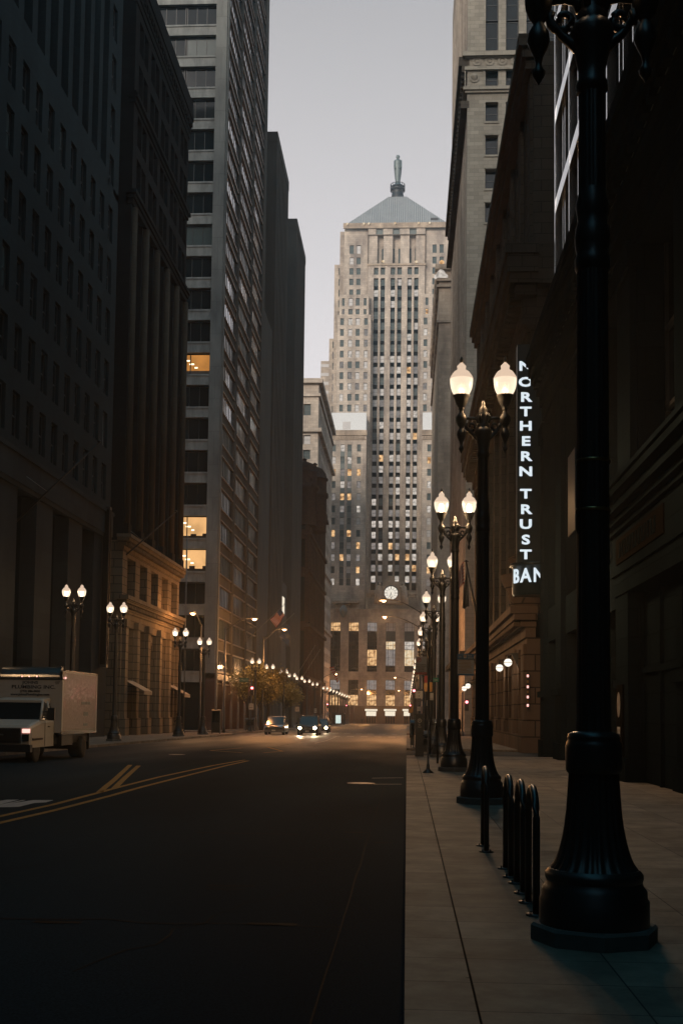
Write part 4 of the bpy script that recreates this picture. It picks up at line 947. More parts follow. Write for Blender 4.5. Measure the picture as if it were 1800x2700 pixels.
b = MB(); b.box(xc_-rc*1.5, xc_+rc*1.5, Yb-1.4, Yb+4, zc_-rc*1.5, zc_+rc*1.1, 0); b.box(xc_-rc*1.1, xc_+rc*1.1, Yb-1.3, Yb+4, zc_+rc*1.1, zc_+rc*1.7, 0); b.box(xc_-rc*.45, xc_+rc*.45, Yb-1.2, Yb+3, zc_+rc*1.7, zc_+rc*2.5, 0)
for sg in (-1, 1):                                       # two seated robed figures flanking
    cx = xc_+sg*rc*1.85
    b.tube([(cx+sg*.2, Yb-.6, zc_-rc*1.6), (cx, Yb-1.0, zc_-rc*.3), (cx-sg*.1, Yb-1.1, zc_+rc*.8), (cx-sg*.35, Yb-1.2, zc_+rc*1.15)], [1.35, 1.15, 1.0, .4], 10)
    b.lathe((cx-sg*.45, Yb-1.2, zc_+rc*1.1), [(.2, 0), (.45, .3), (.45, .65), (.15, .95)], 10)
    b.tube([(cx-sg*.3, Yb-1.3, zc_+rc*.85), (cx-sg*1.5, Yb-1.4, zc_+rc*.9)], .28, 8)
b.build('clock_surround', 'limestone_dark', B)
b = MB(); xm, zm = at(905.5, 1612, Yb-.2); b.lathe((xm, Yb-.1, zm-2.0), [(.3, 0), (1.0, 1.0), (1.3, 2.2), (1.0, 3.4), (.4, 4)], 12); b.build('carved_medallion', 'frame_teal', B)
tb = text_mb('CHICAGO BOARD OF TRADE', 1.55, .02, 'LEFT', spacing=1.35); xt, zt_ = at(931, 1611, Yb)
b = MB(); b.merge(tb, T((xt, Yb-.03, zt_))); b.build('carved_lettering', 'limestone_dark', B, fix=False)
for (p0, p1, yy) in ((905-30, 955-8, 1585), (965, 990, 1563), (1072, 1098, 1563)):
    a, z_ = at(p0, yy, 369); c, _ = at(p1, yy, 369); b = MB(); b.box(a, c, 367.6, 370, z_-.7, z_, 0)
    for k in range(4): xx = a+(c-a)*(k+.5)/4; b.box(xx-.25, xx+.25, 368, 370, z_-1.5, z_-.7, 0)
    b.build('balcony', 'limestone_dark', B)
# front block at 370..385 above the base between wings is open; terrace lamps not visible

# ================================================================== RIGHT SIDE
# --- R4 beyond the second cross street
B = building('brown_stone_tower', XR+10, 255, 'tan stone tower with lit crown niche, right side beyond the pale ashlar tower')
X = XR; y0, y1 = 230.0, 294.0; H = at(1160, 697, 230)[1]
b = MB(); b.box(X+.6, X+40, y0+.5, y1, -4, H-.05, 0); b.build('inner_wall', 'black_stone', B)
b = MB(); facade(b, (X, y0, -4), UX, No, 40, -4, H, [(9+3*k, 10.6+3*k) for k in range(9)], [(6+3.8*k, 8.2+3.8*k) for k in range(20)], .45, 0)
facade(b, (X, y0, -4), UY, Wd, y1-y0, -4, H, [(2+4*k, 4+4*k) for k in range(15)], [(6, H-12)], .5, 0)
b.quad((X, y0, H), (X+40, y0, H), (X+40, y1, H), (X, y1, H)); b.build('stone_wall', 'limestone_dark', B)
b = MB()
for py_, o, h in ((700, .8, 1.0), (735, .5, .6), (752, .5, .5), (845, .4, .5)): z_ = at(1160, py_, y0)[1]; b = MB(); b.box(X-o, X+40, y0-o, y1, z_-h, z_, 0); b.build('cornice', 'limestone_dark', B)
b = MB()
for k in range(60): b.lathe((X-.55, y0+.5+k*1.05, H-2.2), [(.12, 0), (.32, .3), (.25, .7), (.05, 1.0)], 6)
b.build('cresting', 'limestone_dark', B)['kind'] = 'stuff'
x_, z_ = at(1162, 722, y0-.2); b = MB(); b.lathe((x_, y0-.1, z_-.9), [(1.0, 0), (1.05, .6), (.8, 1.3), (.3, 1.8)], 12); b.lathe((x_-.9, y0-.1, z_-.9), [(.5, 0), (.5, .6), (.2, .9)], 10); b.lathe((x_+.9, y0-.1, z_-.9), [(.5, 0), (.5, .6), (.2, .9)], 10); b.build('lit_niche', 'lit_white', B)
x_, z_ = at(1164, 696, y0-.2); b = MB(); b.lathe((x_, y0-.4, z_-.2), [(.2, 0), (.5, .3), (.5, .6), (.2, .9)], 10); b.build('crown_lamp', 'lit_warm', B)
# --- R3 pale ashlar tower
B = building('pale_ashlar_tower', XR+12, 140, 'tall pale ashlar tower with ornamental band and windows, right beyond the bank')
y0, y1 = 118.0, 162.0; X = XR; H = 104.0
zt1 = at(1295, 269, y0)[1]; zbnd0, zbnd1 = at(1290, 236, y0)[1], at(1290, 141, y0)[1]
xa, xb = at(1278, 500, y0)[0], at(1312, 500, y0)[0]; xc2, xd2 = at(1332, 500, y0)[0], at(1367, 500, y0)[0]; pt = xc2-xa
cols = []
k = 0
while xa+pt*k+1.6 < 30: cols.append((xa+pt*k-X, xb+pt*k-X)); k += 1
rows = [(zt1-2.15-3.69*k, zt1-3.69*k) for k in range(16) if zt1-2.15-3.69*k > 5.5]
b = MB(); b.box(X+1.0, X+34, y0+.75, y1, -3, H, 0); b.build('inner_wall', 'black_stone', B)
zsm = (at(1290, 229, y0)[1], at(1290, 180, y0)[1]); ztal = at(1290, 135, y0)[1]
b = MB(); facade(b, (X, y0, -3), UX, No, 34, -3, H, cols, rows+[zsm, (ztal, H-4)], .7, 0); b.build('ashlar_wall', 'pale_stone', B)
b = MB()
for py_, o, h in ((141, .55, .5), (147, .3, .3), (178, .3, .35), (232, .45, .35), (239, .25, .3)): z_ = at(1290, py_, y0)[1]; b2 = MB(); b2.box(X-o, X+34, y0-o, y1 if o > .4 else y0, z_-h, z_, 0); b2.build('band_moulding', 'pale_stone', B)
z_ = at(1290, 162, y0)[1]
for k in range(14):                                      # guilloche roundels
    cx = X+1.0+k*1.35; b2 = MB(); disc(b2, cx, z_, .28, .5, y0-.12, n=14); disc(b2, cx, z_, 0.02, .17, y0-.12, n=10); b2.build('roundel', 'pale_stone', B, fix=False)
x_, z2 = at(1250, 205, y0); disc(b, x_, z2, .35, .55, y0-.12, n=16); b.lathe((x_, y0-.05, z2-.35), [(.1, 0), (.33, .3), (.3, .6), (.05, .75)], 10)
for sx_, sz_ in ((-1, 0), (1, 0), (0, 1), (0, -1)): b.box(x_+sx_*1.0-(.06 if sx_ else 1.0), x_+sx_*1.0+(.06 if sx_ else 1.0), y0-.12, y0, z2+sz_*1.05-(.06 if sz_ else 1.05), z2+sz_*1.05+(.06 if sz_ else 1.05), 0)
b.build('carved_panel', 'pale_stone', B)
for c in cols[:3]:
    for r_ in rows: # carved sills
        b = MB(); b.box(X+c[0]-.1, X+c[1]+.1, y0-.12, y0+.2, r_[0]-.22, r_[0], 0); b.box(X+c[0]-.05, X+c[1]+.05, y0-.05, y0, r_[0]-1.35, r_[0]-.3, 0); b.box(X+c[0]-.1, X+c[1]+.1, y0-.1, y0+.2, r_[0]-1.5, r_[0]-1.35, 0); b.build('carved_sill', 'pale_stone', B)
b = MB(); nR = 20; st = (y1-y0-2)/nR; zc1 = at(1183, 590, y1)[1]
facade(b, (X, y0, -3), UY, Wd, y1-y0, -3, H, [(1.6+st*k, 1.6+st*k+st*.42) for k in range(nR)], [(8, zbnd0-2), (zbnd1+2, H-4)], .9, 0)
b.build('fluted_street_wall', 'limestone', B)
b = MB()
for z_, o, h in ((zbnd0-1.2, .7, .8), (zbnd1-.3, .9, 1.0), (8, .5, .6)): b = MB(); b.box(X-o, X+.2, y0-.01, y1, z_-h, z_, 0); b.build('street_cornice', 'bank_stone', B)
b = MB()
for k in range(42): b.box(X-.6, X, y0+k*1.05, y0+k*1.05+.5, zbnd1-2.0, zbnd1-1.3, 0)
b.build('dentils', 'bank_stone', B)['kind'] = 'stuff'
ws = Wins(B, 'frame_dark', 'sash', limit=60)
for c in cols[:4]:
    for r_ in rows+[zsm]: ws.add((X+(c[0]+c[1])/2, y0+.6, r_[0]), 'N', c[1]-c[0], r_[1]-r_[0], 'glass_dark')
    for q in range(6): ws.add((X+(c[0]+c[1])/2, y0+.6, ztal+3.7*q), 'N', c[1]-c[0], 3.5, 'glass_dark')
for k in range(nR):
    for q in range(6): ws.add((X+.85, y0+1.6+st*(k+.21), zbnd1+2.4+3.6*q), 'W', st*.4, 3.2, 'glass_mirror')
ws.flush()

# --- NT bank building between alley and cross street
B = building('granite_bank_building', XR+12, 78, 'dark granite bank building with heavy cornice behind the vertical sign')
y0, y1 = 56.0, 100.0; X = XR; H = at(1395, 109, y0)[1]; zl = 24.0
b = MB(); b.box(X+1.0, X+32, y0+.9, y1-.02, -2, H-.5, 0); b.build('inner_wall', 'black_stone', B)
bn = 8; bw = (y1-y0)/bn
b = MB(); facade(b, (X+.25, y0, 7.5), UY, Wd, y1-y0, 7.5, H, [(bw*k+bw*.28, bw*k+bw*.72) for k in range(bn)], [(8.6, 20.0), (25.2, H-2.2)], .8, 0)
facade(b, (X+.25, y0, 7.5), UX, No, 31, 7.5, H, [(3+5.2*k, 5.4+5.2*k) for k in range(5)], [(8.6, 20.0), (25.2, H-2.2)], .6, 0)
for k in range(bn+1):                                    # giant pilasters
    yc = min(max(y0+bw*k, y0+.7), y1-.7); b.box(X-.05, X+.25, yc-.7, yc+.7, 7.6, 20.6, 0); b.box(X+.05, X+.25, yc-.6, yc+.6, 24.6, H-1.6, 0)
for xx in (X+.6, X+6.8, X+12, X+17.2): b.box(xx-.5, xx+.7, y0-.25, y0, 7.6, 20.6, 0); b.box(xx-.4, xx+.6, y0-.2, y0, 24.6, H-1.6, 0)
b.build('upper_wall', 'bank_stone', B)
b = MB(); facade(b, (X-.1, y0-.3, -2), UY, Wd, y1-y0+.3, -2, 5.3, [(bw*k+1.7, bw*k+bw-1.3) for k in range(bn)], [(1.35, 4.9)], .7, 0)
facade(b, (X-.1, y0-.3, -2), UX, No, 30, -2, 5.3, [(3+5.2*k, 5.4+5.2*k) for k in range(5)], [(1.35, 4.9)], .5, 0)
for k in range(bn+1):
    yc = min(max(y0+bw*k, y0+.6), y1-.9); b.box(X-.35, X-.1, yc-.85, yc+.85, -2, 1.2, 0); b.box(X-.25, X-.1, yc-.7, yc+.7, 1.2, 5.0, 0)
b.box(X-.36, X-.08, y0-.32, y1, -2, .55, 0)
b.build('rusticated_base', 'lower_granite', B)
cornice('cornice', 'lower_granite', B, X, -1, y0-.3, y1, 5.3, [(.5, .2), (.3, .45), (.3, .8), (.35, 1.0)], 1, (5.85, .25, .75, .7))
cornice('great_cornice', 'bank_stone', B, X, -1, y0-.3, y1, 20.6, [(.7, .15), (.8, .3), (.5, .75), (.5, 1.05), (.9, 1.2), (.5, 1.3)], 2, (22.0, .45, .95, .8))
b = MB(); b.box(X-1.0, X+31, y0-1.3, y0, 22.6, 24.5, 0); b.box(X-.4, X+31, y0-.5, y0, 20.8, 22.6, 0); b.build('north_cornice', 'bank_stone', B)
cornice('roof_cornice', 'bank_stone', B, X, -1, y0-.1, y1, H-1.6, [(.5, .2), (.5, .4), (.6, .6)], 1)
ws = Wins(B, 'frame_dark', 'fixed3', limit=60)
for k in range(bn):
    for z_ in (8.7, 12.5, 16.3): ws.add((X+.98, y0+bw*(k+.5), z_), 'W', bw*.43, 3.6, 'glass_dark')
    for z_ in (25.3, 29.2): ws.add((X+.98, y0+bw*(k+.5), z_), 'W', bw*.43, 3.5, 'glass_dark')
    ws.add((X+.5, y0+bw*(k+.5)+.05, 1.4), 'W', bw-3.0, 3.4, 'glass_dark')
ws.flush()
b = MB()                                                 # scroll console under the sign
for k in range(3): b.tube([(X-.3+.0*k, y0-.2-.25*k, 7.0+.9*k), (X-.6, y0-.7, 7.3+.9*k), (X-.4, y0-1.0, 7.9+.8*k)], [.45, .5, .2], 10)
b.lathe((X-.1, y0-.5, 6.2), [(.3, 0), (.8, .5), (1.0, 1.3), (1.25, 1.8), (1.3, 2.1)], 18); b.build('sign_console', 'lower_granite', B)
# the vertical lit sign
Ys = 54.3; xs0, zs0_ = at(1362, 1440, Ys); xs1 = at(1431, 1400, Ys)[0]; zst = at(1368, 940, Ys)[1]+.6
S = empty('vertical_bank_sign', (xs0, Ys, zs0_), 'tall dark vertical sign with white lit letters at the bank corner', 'sign')
zfin0 = at(1380, 1497, Ys)[1]
b = MB(); b.box(xs0, xs1+.3, Ys, Ys+.5, zfin0, zst, 0); b.build('sign_fin', 'sign_fin', S)
lt_ = MB(); word = 'NORTHERN'; ys_ = [966, 1008, 1048, 1086, 1124, 1164, 1204, 1244]
for ch, py_ in list(zip(word, ys_))+list(zip('TRUST', [1303, 1344, 1383, 1424, 1463])):
    x_, z_ = at(1383, py_, Ys-.05); t_ = text_mb(ch, .62, .02, 'CENTER', .020); lt_ = MB(); lt_.merge(t_, T((x_+.04, Ys-.04, z_)) @ Matrix.Scale(1.4, 4, (1, 0, 0))); lt_.build('letter', 'letter_glow', S, fix=False)
# curved drum
xd0 = at(1347, 1515, Ys)[0]; rD = 1.05; cxD = xd0+rD+.05; zd0, zd1 = at(1390, 1548, Ys-.8)[1], at(1390, 1490, Ys-.8)[1]
b = MB(); b.lathe((cxD, Ys+.1, zd0-.35), [(rD-.1, 0), (rD, .1), (rD, zd1-zd0+.35), (rD+.12, zd1-zd0+.36), (rD+.12, zd1-zd0+.5), (rD-.1, zd1-zd0+.52)], 36); b.build('sign_drum', 'sign_fin', S)
for ch, ang in zip('BANK', (-58, -28, 6, 40)):
    t_ = text_mb(ch, .92, .02, 'CENTER', .02)
    a = R(ang); p = (cxD+(rD+.03)*math.sin(a), Ys+.1-(rD+.03)*math.cos(a), (zd0+zd1)/2)
    lt_ = MB(); lt_.merge(t_, T(p, ang) @ Matrix.Scale(.85, 4, (1, 0, 0))); lt_.build('letter', 'letter_glow', S, fix=False)
# ball lamps on brackets
for (px_, py_, Yp, lab) in ((1338.5, 1747, 60.0, 'nearest opal ball lamp on a black bracket of the bank wall'), (1316, 1761, 66.5, 'second opal ball lamp along the bank wall'),
                            (1233, 1808.7, 92, 'farther opal ball lamp, right one of the far pair on the bank'), (1223, 1815.6, 97, 'farthest opal ball lamp on the bank wall')):
    x_, z_ = at(px_, py_, Yp); rB = .21
    L = empty('ball_lamp', (x_, Yp, z_), lab, 'lamp', 'opal ball lamps on the bank wall')
    b = MB(); b.lathe((x_, Yp, z_-rB), [(rB*math.sin(math.pi*k/10)+.001, rB-rB*math.cos(math.pi*k/10)) for k in range(11)], 20); b.build('globe', 'ball_glow', L)
    b = MB(); b.lathe((x_, Yp, z_-.012), [(rB+.012, 0), (rB+.012, .024)], 24); b.lathe((x_, Yp, z_+rB-.03), [(.08, 0), (.1, .06), (.03, .2)], 10)
    b.tube([(x_, Yp, z_+rB+.1), (x_, Yp, z_+.45), (XR-.1, Yp, z_+.5)], .03, 6); b.prism([(x_+.15, z_+.48), (XR-.1, z_+.48), (XR-.1, z_-.3), (XR-.35, z_+.25)], 'y', Yp-.03, Yp+.03); b.build('bracket', 'iron', L)
    light('ball_light', (x_-.0, Yp-.0, z_-rB-.08), 9, (1, .75, .5), L, .15)
b = MB(); x_, z_ = at(1384, 1800, 56.5)                    # narrow coloured strip sign on the corner
S = empty('strip_sign', (x_, 55.4, z_), 'narrow vertical coloured strip sign on the rusticated bank corner', 'sign')
zz0, zz1 = at(1384, 1868, 55.4)[1], at(1384, 1772, 55.4)[1]
b.box(x_-.06, x_+.06, 55.38, 55.42, zz0, zz1, 0); b.build('sign_board', 'iron_rough', S)
b = MB()
for k, hh in enumerate((.05, .16, .28, .42, .56, .70, .86)): b.box(x_-.045, x_+.045, 55.35, 55.38, zz0+hh*(zz1-zz0), zz0+(hh+.07)*(zz1-zz0), k % 2)
b.build('sign_marks', ['pink_lens', 'bronze'], S, fix=False)

# --- R1 nearest dark building on the right
B = building('dark_granite_building', XR+10, 35, 'near black granite building with deep cornice and pale framed upper windows, right edge')
X = XR; y0, y1 = 14.0, 49.6; H = 46
b = MB(); b.box(X+1.2, X+30, y0+.1, y1-.02, -1.5, H-.1, 0); b.build('inner_wall', 'black_stone', B)
pr_ = [(14.0, 15.5), (18.6, 20.1), (23.2, 24.7), (29.4, 31.4), (36.0, 37.4), (42.8, 44.6), (48.2, 49.6)]
cl = [(pr_[i][1]-y0, pr_[i+1][0]-y0) for i in range(len(pr_)-1)]
b = MB(); facade(b, (X, y0, -1.5), UY, Wd, y1-y0, -1.5, 14.4, cl, [(-1.4, 4.6), (6.0, 13.9)], 1.1, 0)
b.quad((X, y1, -1.5), (X+30, y1, -1.5), (X+30, y1, 14.4), (X, y1, 14.4))
for a, c in pr_: b.box(X-.18, X, a+.1, c-.1, -1.5, 13.6, 0); b.box(X-.26, X, a, c, -1.5, .5, 0); b.box(X-.26, X, a, c, 13.3, 14.0, 0); b.box(X-.3, X, a, c, 2.3, 2.55, 0)
b.build('pilaster_wall', 'black_stone', B)
g = MB()
for a, c in cl: g.box(X+.8, X+.9, y0+a, y0+c, 6.0, 13.9, 0); g.box(X+.8, X+.9, y0+a, y0+c, 0.0, 4.6, 0)
g.build('window_glass', 'glass_dark', B)
g = MB()
for a, c in cl:
    for q in (0, .25, .5, .75, 1): g.box(X+.7, X+.8, y0+a+(c-a)*q-.05, y0+a+(c-a)*q+.05, 6.0, 13.9, 0)
    for z_ in (9.5, 11.6): g.box(X+.7, X+.8, y0+a, y0+c, z_-.06, z_+.06, 0)
g.build('window_frame', 'frame_dark', B)
cornice('great_cornice', 'black_stone', B, X, -1, y0, y1, 14.4, [(.6, .1), (.5, .2), (.5, .35), (.3, .6), (.5, .7), (.4, .8)], 0, (15.6, .32, .55, .75))
b = MB()                                                 # paler bars between the dentils paint in the sky reflected there
y = y0
while y < y1-.4: b.box(X-.38, X-.34, y+.42, y+.70, 15.62, 15.9, 0); y += .75
b.build('dentil_sky_glints', 'glass_teal', B)['kind'] = 'stuff'
b = MB(); st = 4.2
fr = []; y = y1-st
b.box(X+.25, X+30, y0, y1-3.8, 17.2, H, 0); b.build('upper_wall', 'black_stone', B)
b = MB(); YE = 45.6
for z_ in (at(1480, 178, 0)[1] if False else 22.3, 26.1, 29.9, 33.7, 37.5, 41.3): b.box(X-.02, X+.24, y0, YE, z_-.28, z_+.28, 0)
b.box(X-.06, X+.24, YE-.16, YE, 17.2, H, 0)
for yv in (YE-4.0, YE-8.0, YE-12.0, YE-16.0, YE-20): b.box(X-.04, X+.24, yv-.07, yv+.07, 17.2, H, 0)
for k in range(5):
    for q in (1.3, 1.9): b.box(X+.1, X+.24, YE-q-.05-4.0*k, YE-q+.05-4.0*k, 17.2, H, 0)  # thin upright bars stand in for bright reflections on the window glass
b.build('pale_trim_and_reflections', 'white_trim', B)
b = MB(); b.box(X, X+26, YE+.02, y1, 17.2, H*.0+17.6, 0); b.build('cornice_top', 'black_stone', B)
# entrance portal projecting at the right edge
P_ = empty('entrance_portal', (XR-.2, 26.5, 0), 'projecting dark classical entrance with cornice and name plate, right edge', 'entrance')
xp = XR-.05; ya, yb = 19.5, 29.6
b = MB(); b.box(xp-.5, xp+.1, yb-1.6, yb, -.1, 4.6, 0); b.box(xp-.5, xp+.1, ya-1.5, ya+.1, -.1, 4.6, 0); b.box(xp-.62, xp+.1, yb-1.8, yb+.1, -.1, .55, 0); b.box(xp-.55, xp+.1, ya-1.5, yb, 4.6, 5.1, 0)
b.build('jambs', 'black_stone', P_)
b = MB(); zz = 5.1
for h, o in ((.12, .62), (.9, .58), (.12, .7), (.14, .85), (.2, 1.05), (.16, 1.25), (.1, 1.32)): b.box(xp-o, xp+.1, ya-1.5, yb+(o-.58), zz, zz+h, 0); zz += h
b.build('entablature', 'black_stone', P_)
b = MB(); b.box(xp-.62, xp-.585, 23.6, 28.9, 5.35, 5.98, 0); nb = b.build('name_plate', 'plate_dark', P_)
b = MB(); rnd = random.Random(3)
for q in range(13):
    yy = 24.3+q*.33; b.box(xp-.645, xp-.62, yy, yy+.07, 5.48, 5.85, 0); b.box(xp-.645, xp-.62, yy+.07, yy+.2, [5.48, 5.78, 5.63][q % 3], [5.48, 5.78, 5.63][q % 3]+.07, 0)
b.build('plate_lettering', 'black_stone', nb, org=WL[P_], fix=False)
b = MB(); b.box(xp-.12, xp-.02, ya+.1, yb-1.6, -.05, 4.5, 0); b.build('door_glass', 'black_stone', P_)
b = MB()
for q in range(5): yy = ya+.1+(yb-1.7-ya)*q/4; b.box(xp-.2, xp-.1, yy-.06, yy+.06, -.05, 4.5, 0)
b.box(xp-.2, xp-.1, ya, yb-1.6, 2.6, 2.75, 0); b.build('door_frame', 'black_stone', P_)
x_, z_ = xp-.53, 1.9
S = empty('wall_plaque', (x_, 28.9, 1.0), 'bronze plaque with oval emblem on the portal jamb', 'plaque')
b = MB(); b.box(x_-.02, x_+.03, 28.5, 29.3, .55, 2.35, 0); b.build('plate', 'plate_dark', S)
b = MB(); n = 24; b.add([(x_-.035, 28.9+.22*math.cos(2*math.pi*k/n), 1.85+.32*math.sin(2*math.pi*k/n)) for k in range(n)], [tuple(range(n))]); b.box(x_-.035, x_-.02, 28.7, 29.1, 1.05, 1.3, 0); b.build('emblem', 'ink', S, fix=False)
# ================================================================== STREET LAMPS (cast iron, twin globes)
WARM = (1.0, 0.60, 0.30)
def make_lamp():
    r = empty('street_lamp', (0, 0, 0)); I = ['iron']
    b = MB(); b.lathe((0, 0, 0), [(.447, 0), (.447, .10), (.43, .12)], 8, 0, False); b.build('plinth', 'concrete', r)
    b = MB()
    b.lathe((0, 0, .12), [(.385, 0), (.385, .17), (.37, .19), (.37, .24), (.345, .27), (.335, .30)], 40)
    b.lathe((0, 0, .42), [(.335, 0), (.345, .02), (.345, .05), (.33, .07), (.315, .085)], 40)
    b.lathe((0, 0, .50), [(.315, 0), (.285, .04), (.262, .09), (.245, .14), (.225, .22), (.21, .30), (.198, .40), (.188, .52), (.178, .68)], 96, flute=.07, nf=24)
    b.build('base', I, r)
    b = MB(); b.lathe((0, 0, 1.18), [(.185, 0), (.197, .02), (.199, .05), (.199, .19), (.192, .22), (.182, .235), (.187, .25), (.18, .28), (.13, .30)], 40); b.build('base_collar', I, r)
    b = MB()
    b.lathe((0, 0, 1.46), [(.128, 0), (.122, .1), (.114, 3.4)], 72, flute=.07, nf=18)
    b.lathe((0, 0, 4.86), [(.114, 0), (.128, .03), (.128, .1), (.114, .13), (.126, .2), (.13, .26), (.12, .33), (.105, .38), (.11, .42), (.122, .5), (.105, .58), (.10, .62)], 32)
    b.lathe((0, 0, 5.48), [(.102, 0), (.098, .5), (.096, .75)], 60, flute=.08, nf=14)
    b.lathe((0, 0, 6.22), [(.10, 0), (.118, .03), (.118, .08), (.10, .12), (.105, .2), (.125, .3), (.15, .40), (.165, .47), (.15, .52), (.11, .56)], 32, flute=.06, nf=16)
    b.build('shaft', I, r)
    b = MB(); b.lathe((0, 0, 6.76), [(.11, 0), (.12, .06), (.085, .12), (.10, .18), (.11, .24), (.075, .30), (.085, .34), (.05, .40), (.028, .44), (.035, .47), (.005, .52)], 16)
    for k in range(6): a = k*math.pi/3; b.tube([(.09*math.cos(a), .09*math.sin(a), 6.86), (.13*math.cos(a), .13*math.sin(a), 6.97), (.08*math.cos(a), .08*math.sin(a), 7.06)], [.03, .035, .012], 6)
    b.build('crown_finial', I, r)
    for s in (-1, 1):
        X_ = .395*s
        b = MB(); b.tube([(.05*s, 0, 6.93), (.2*s, 0, 6.955), (X_, 0, 6.94)], [.035, .026, .03], 8)
        pts = []
        for k in range(17):                                  # scroll under the arm
            t = k/16; a = -2.4*math.pi*t+math.pi*.2; rr = .105*(1-t*.78); pts.append((s*(.215+rr*math.cos(a)), 0, 6.80+rr*math.sin(a)))
        b.tube(pts, [.036*(1-.4*k/16) for k in range(17)], 6)
        b.tube([(s*.10, 0, 6.58), (s*.15, 0, 6.62), (s*.22, 0, 6.68), (s*.31, 0, 6.80), (s*.34, 0, 6.9)], [.05, .04, .035, .03, .03], 6)
        b.build('arm', I, r)
        b = MB(); b.lathe((X_, 0, 6.30), [(.004, 0), (.02, .03), (.045, .07), (.05, .10), (.03, .13), (.022, .16), (.032, .21), (.065, .28), (.085, .34), (.078, .40), (.045, .46), (.04, .48), (.075, .53), (.10, .60), (.105, .66), (.08, .71), (.045, .75), (.038, .80), (.06, .82), (.04, .86)], 18)
        b.lathe((X_, 0, 7.14), [(.045, 0), (.07, .03), (.095, .07), (.125, .15), (.14, .20), (.155, .215), (.155, .235), (.12, .24)], 24)
        for k in range(16): a = k*math.pi/8; b.lathe((X_+.15*math.cos(a), .15*math.sin(a), 7.355), [(.004, 0), (.014, .012), (.004, .026)], 5)
        b.build('lamp_cup', I, r)
        b = MB(); b.lathe((X_, 0, 7.375), [(.118, 0), (.145, .03), (.172, .08), (.192, .14), (.204, .21), (.208, .27), (.206, .30)], 32, cap=False)
        g = b.build('globe', 'globe', r, fix=False)
        b = MB(); b.lathe((X_, 0, 7.675), [(.208, 0), (.212, .012), (.208, .025), (.19, .06), (.165, .10), (.145, .125), (.14, .135), (.118, .15), (.092, .165), (.078, .185), (.076, .21), (.082, .225), (.082, .245), (.06, .265), (.04, .29), (.02, .305)], 32, cap=False)
        b.build('globe_cap', 'globe_cap', g, org=(0, 0, 0))
        b = MB(); b.lathe((X_, 0, 7.975), [(.012, 0), (.03, .02), (.034, .05), (.028, .08), (.014, .11), (.003, .13)], 10); b.build('finial', I, g, org=(0, 0, 0))
    return r
proto = make_lamp(); used = [False]
RL = [8.3, 20.5, 32.5, 44.3, 57.9, 69, 80.5, 92, 120, 134, 148, 162, 176, 190, 204, 218, 238, 256, 276, 298, 322]
LL = [31, 42, 56, 64.5, 83, 93, 125, 138, 154, 165, 176.5, 190, 206.6, 233, 244, 254, 265.5, 277, 288, 299, 311, 323]
ordn = ['nearest', 'second', 'third', 'fourth', 'fifth', 'sixth', 'seventh', 'eighth', 'ninth', 'tenth', 'eleventh', 'twelfth', 'thirteenth', 'fourteenth', 'fifteenth', 'sixteenth', 'seventeenth', 'eighteenth', 'nineteenth', 'twentieth', 'twenty first', 'twenty second']
extra_r = ['with a sign strapped on', 'behind the bike racks', 'carrying the bus stop sign', 'at the alley mouth']
extra_l = ['rising behind the box truck', 'before the brown arcade', 'at the far corner of the brown block']
POW = 30
for side, LLs in ((1, RL), (-1, LL)):
    for i, y in enumerate(LLs):
        if not used[0]: o = proto; used[0] = True
        else: o = copy_tree(proto)
        x = 1.34 if side > 0 else -16.7
        if side < 0 and i == 0: x = -16.7
        o.location = (x, y, gz(y)); WL[o] = Vector(o.location)
        ex = (extra_r if side > 0 else extra_l); j = i-(0 if side > 0 else 2); ex = ' '+ex[j] if 0 <= j < len(ex) else ''
        tag(o, 'lamp outside the frame before the truck, '+('nearer' if i == 0 else 'farther') if j < 0 else f"black lamp, {ordn[j]} along the {'right' if side > 0 else 'left'} kerb{ex}", 'street lamp', 'twin globe street lamps lining both kerbs')
        if y < 100:
            p = POW
            if side > 0: p = POW*([.5, 9, 24, 18][i] if i < 4 else 5)
            else: p = POW*(1.0 if y < 50 else 2.4 if y < 70 else 4)
            for s in (-1, 1): light('globe_light', (x+.395*s, y, gz(y)+7.575), p, WARM, o, .13)
        elif (i % 2 == 0): light('globe_light', (x, y, gz(y)+8.25), POW*6, (1, .52, .22), o, .2)
# ---- cobra head street lights
def cobra(Yp, xp, px_, py_, Yh, label, zpole=None, pw=260):
    xh, zh = at(px_, py_, Yh); r = empty('cobra_street_light', (xp, Yp, gz(Yp)), label, 'street light', 'orange cobra head street lights')
    zp = zpole or zh-1.0
    b = MB(); b.tube([(xp, Yp, gz(Yp)), (xp, Yp, gz(Yp)+.5), (xp, Yp, zp+.2)], [.16, .11, .08], 10); b.build('pole', 'iron', r)
    b = MB(); n = 10; pts = []
    for k in range(n+1):
        t = k/n; pts.append((xp+(xh-xp)*t*.92, Yp+(Yh-Yp)*t*.92, zp+(zh+.18-zp)*math.sin(t*math.pi/2)))
    b.tube(pts, .045, 8); b.build('arm', 'iron', r)
    dx = -1 if xh < xp else 1; L_ = Vector((xh-xp, Yh-Yp, 0)); L_ = L_.normalized() if L_.length > .01 else Vector((1, 0, 0))
    b = MB(); c = Vector((xh, Yh, zh+.12)); s_ = Vector((-L_.y, L_.x, 0))
    b.obox(c, L_*.36, s_*.15, (0, 0, .06)); b.obox(c-L_*.1+Vector((0, 0, .08)), L_*.22, s_*.10, (0, 0, .05)); b.build('head', 'steel', r)
    b = MB(); b.lathe((c.x, c.y, c.z-.2), [(.05, 0), (.15, .04), (.18, .14)], 14); b.build('lens', 'cobra_lens', r)
    light('cobra_light', (c.x, c.y, c.z-.3), pw, (1, .42, .13), r, .15)
cobra(100, 1.15, 1011, 1585, 100, 'cobra head street light reaching in front of the tower clock', pw=1100)
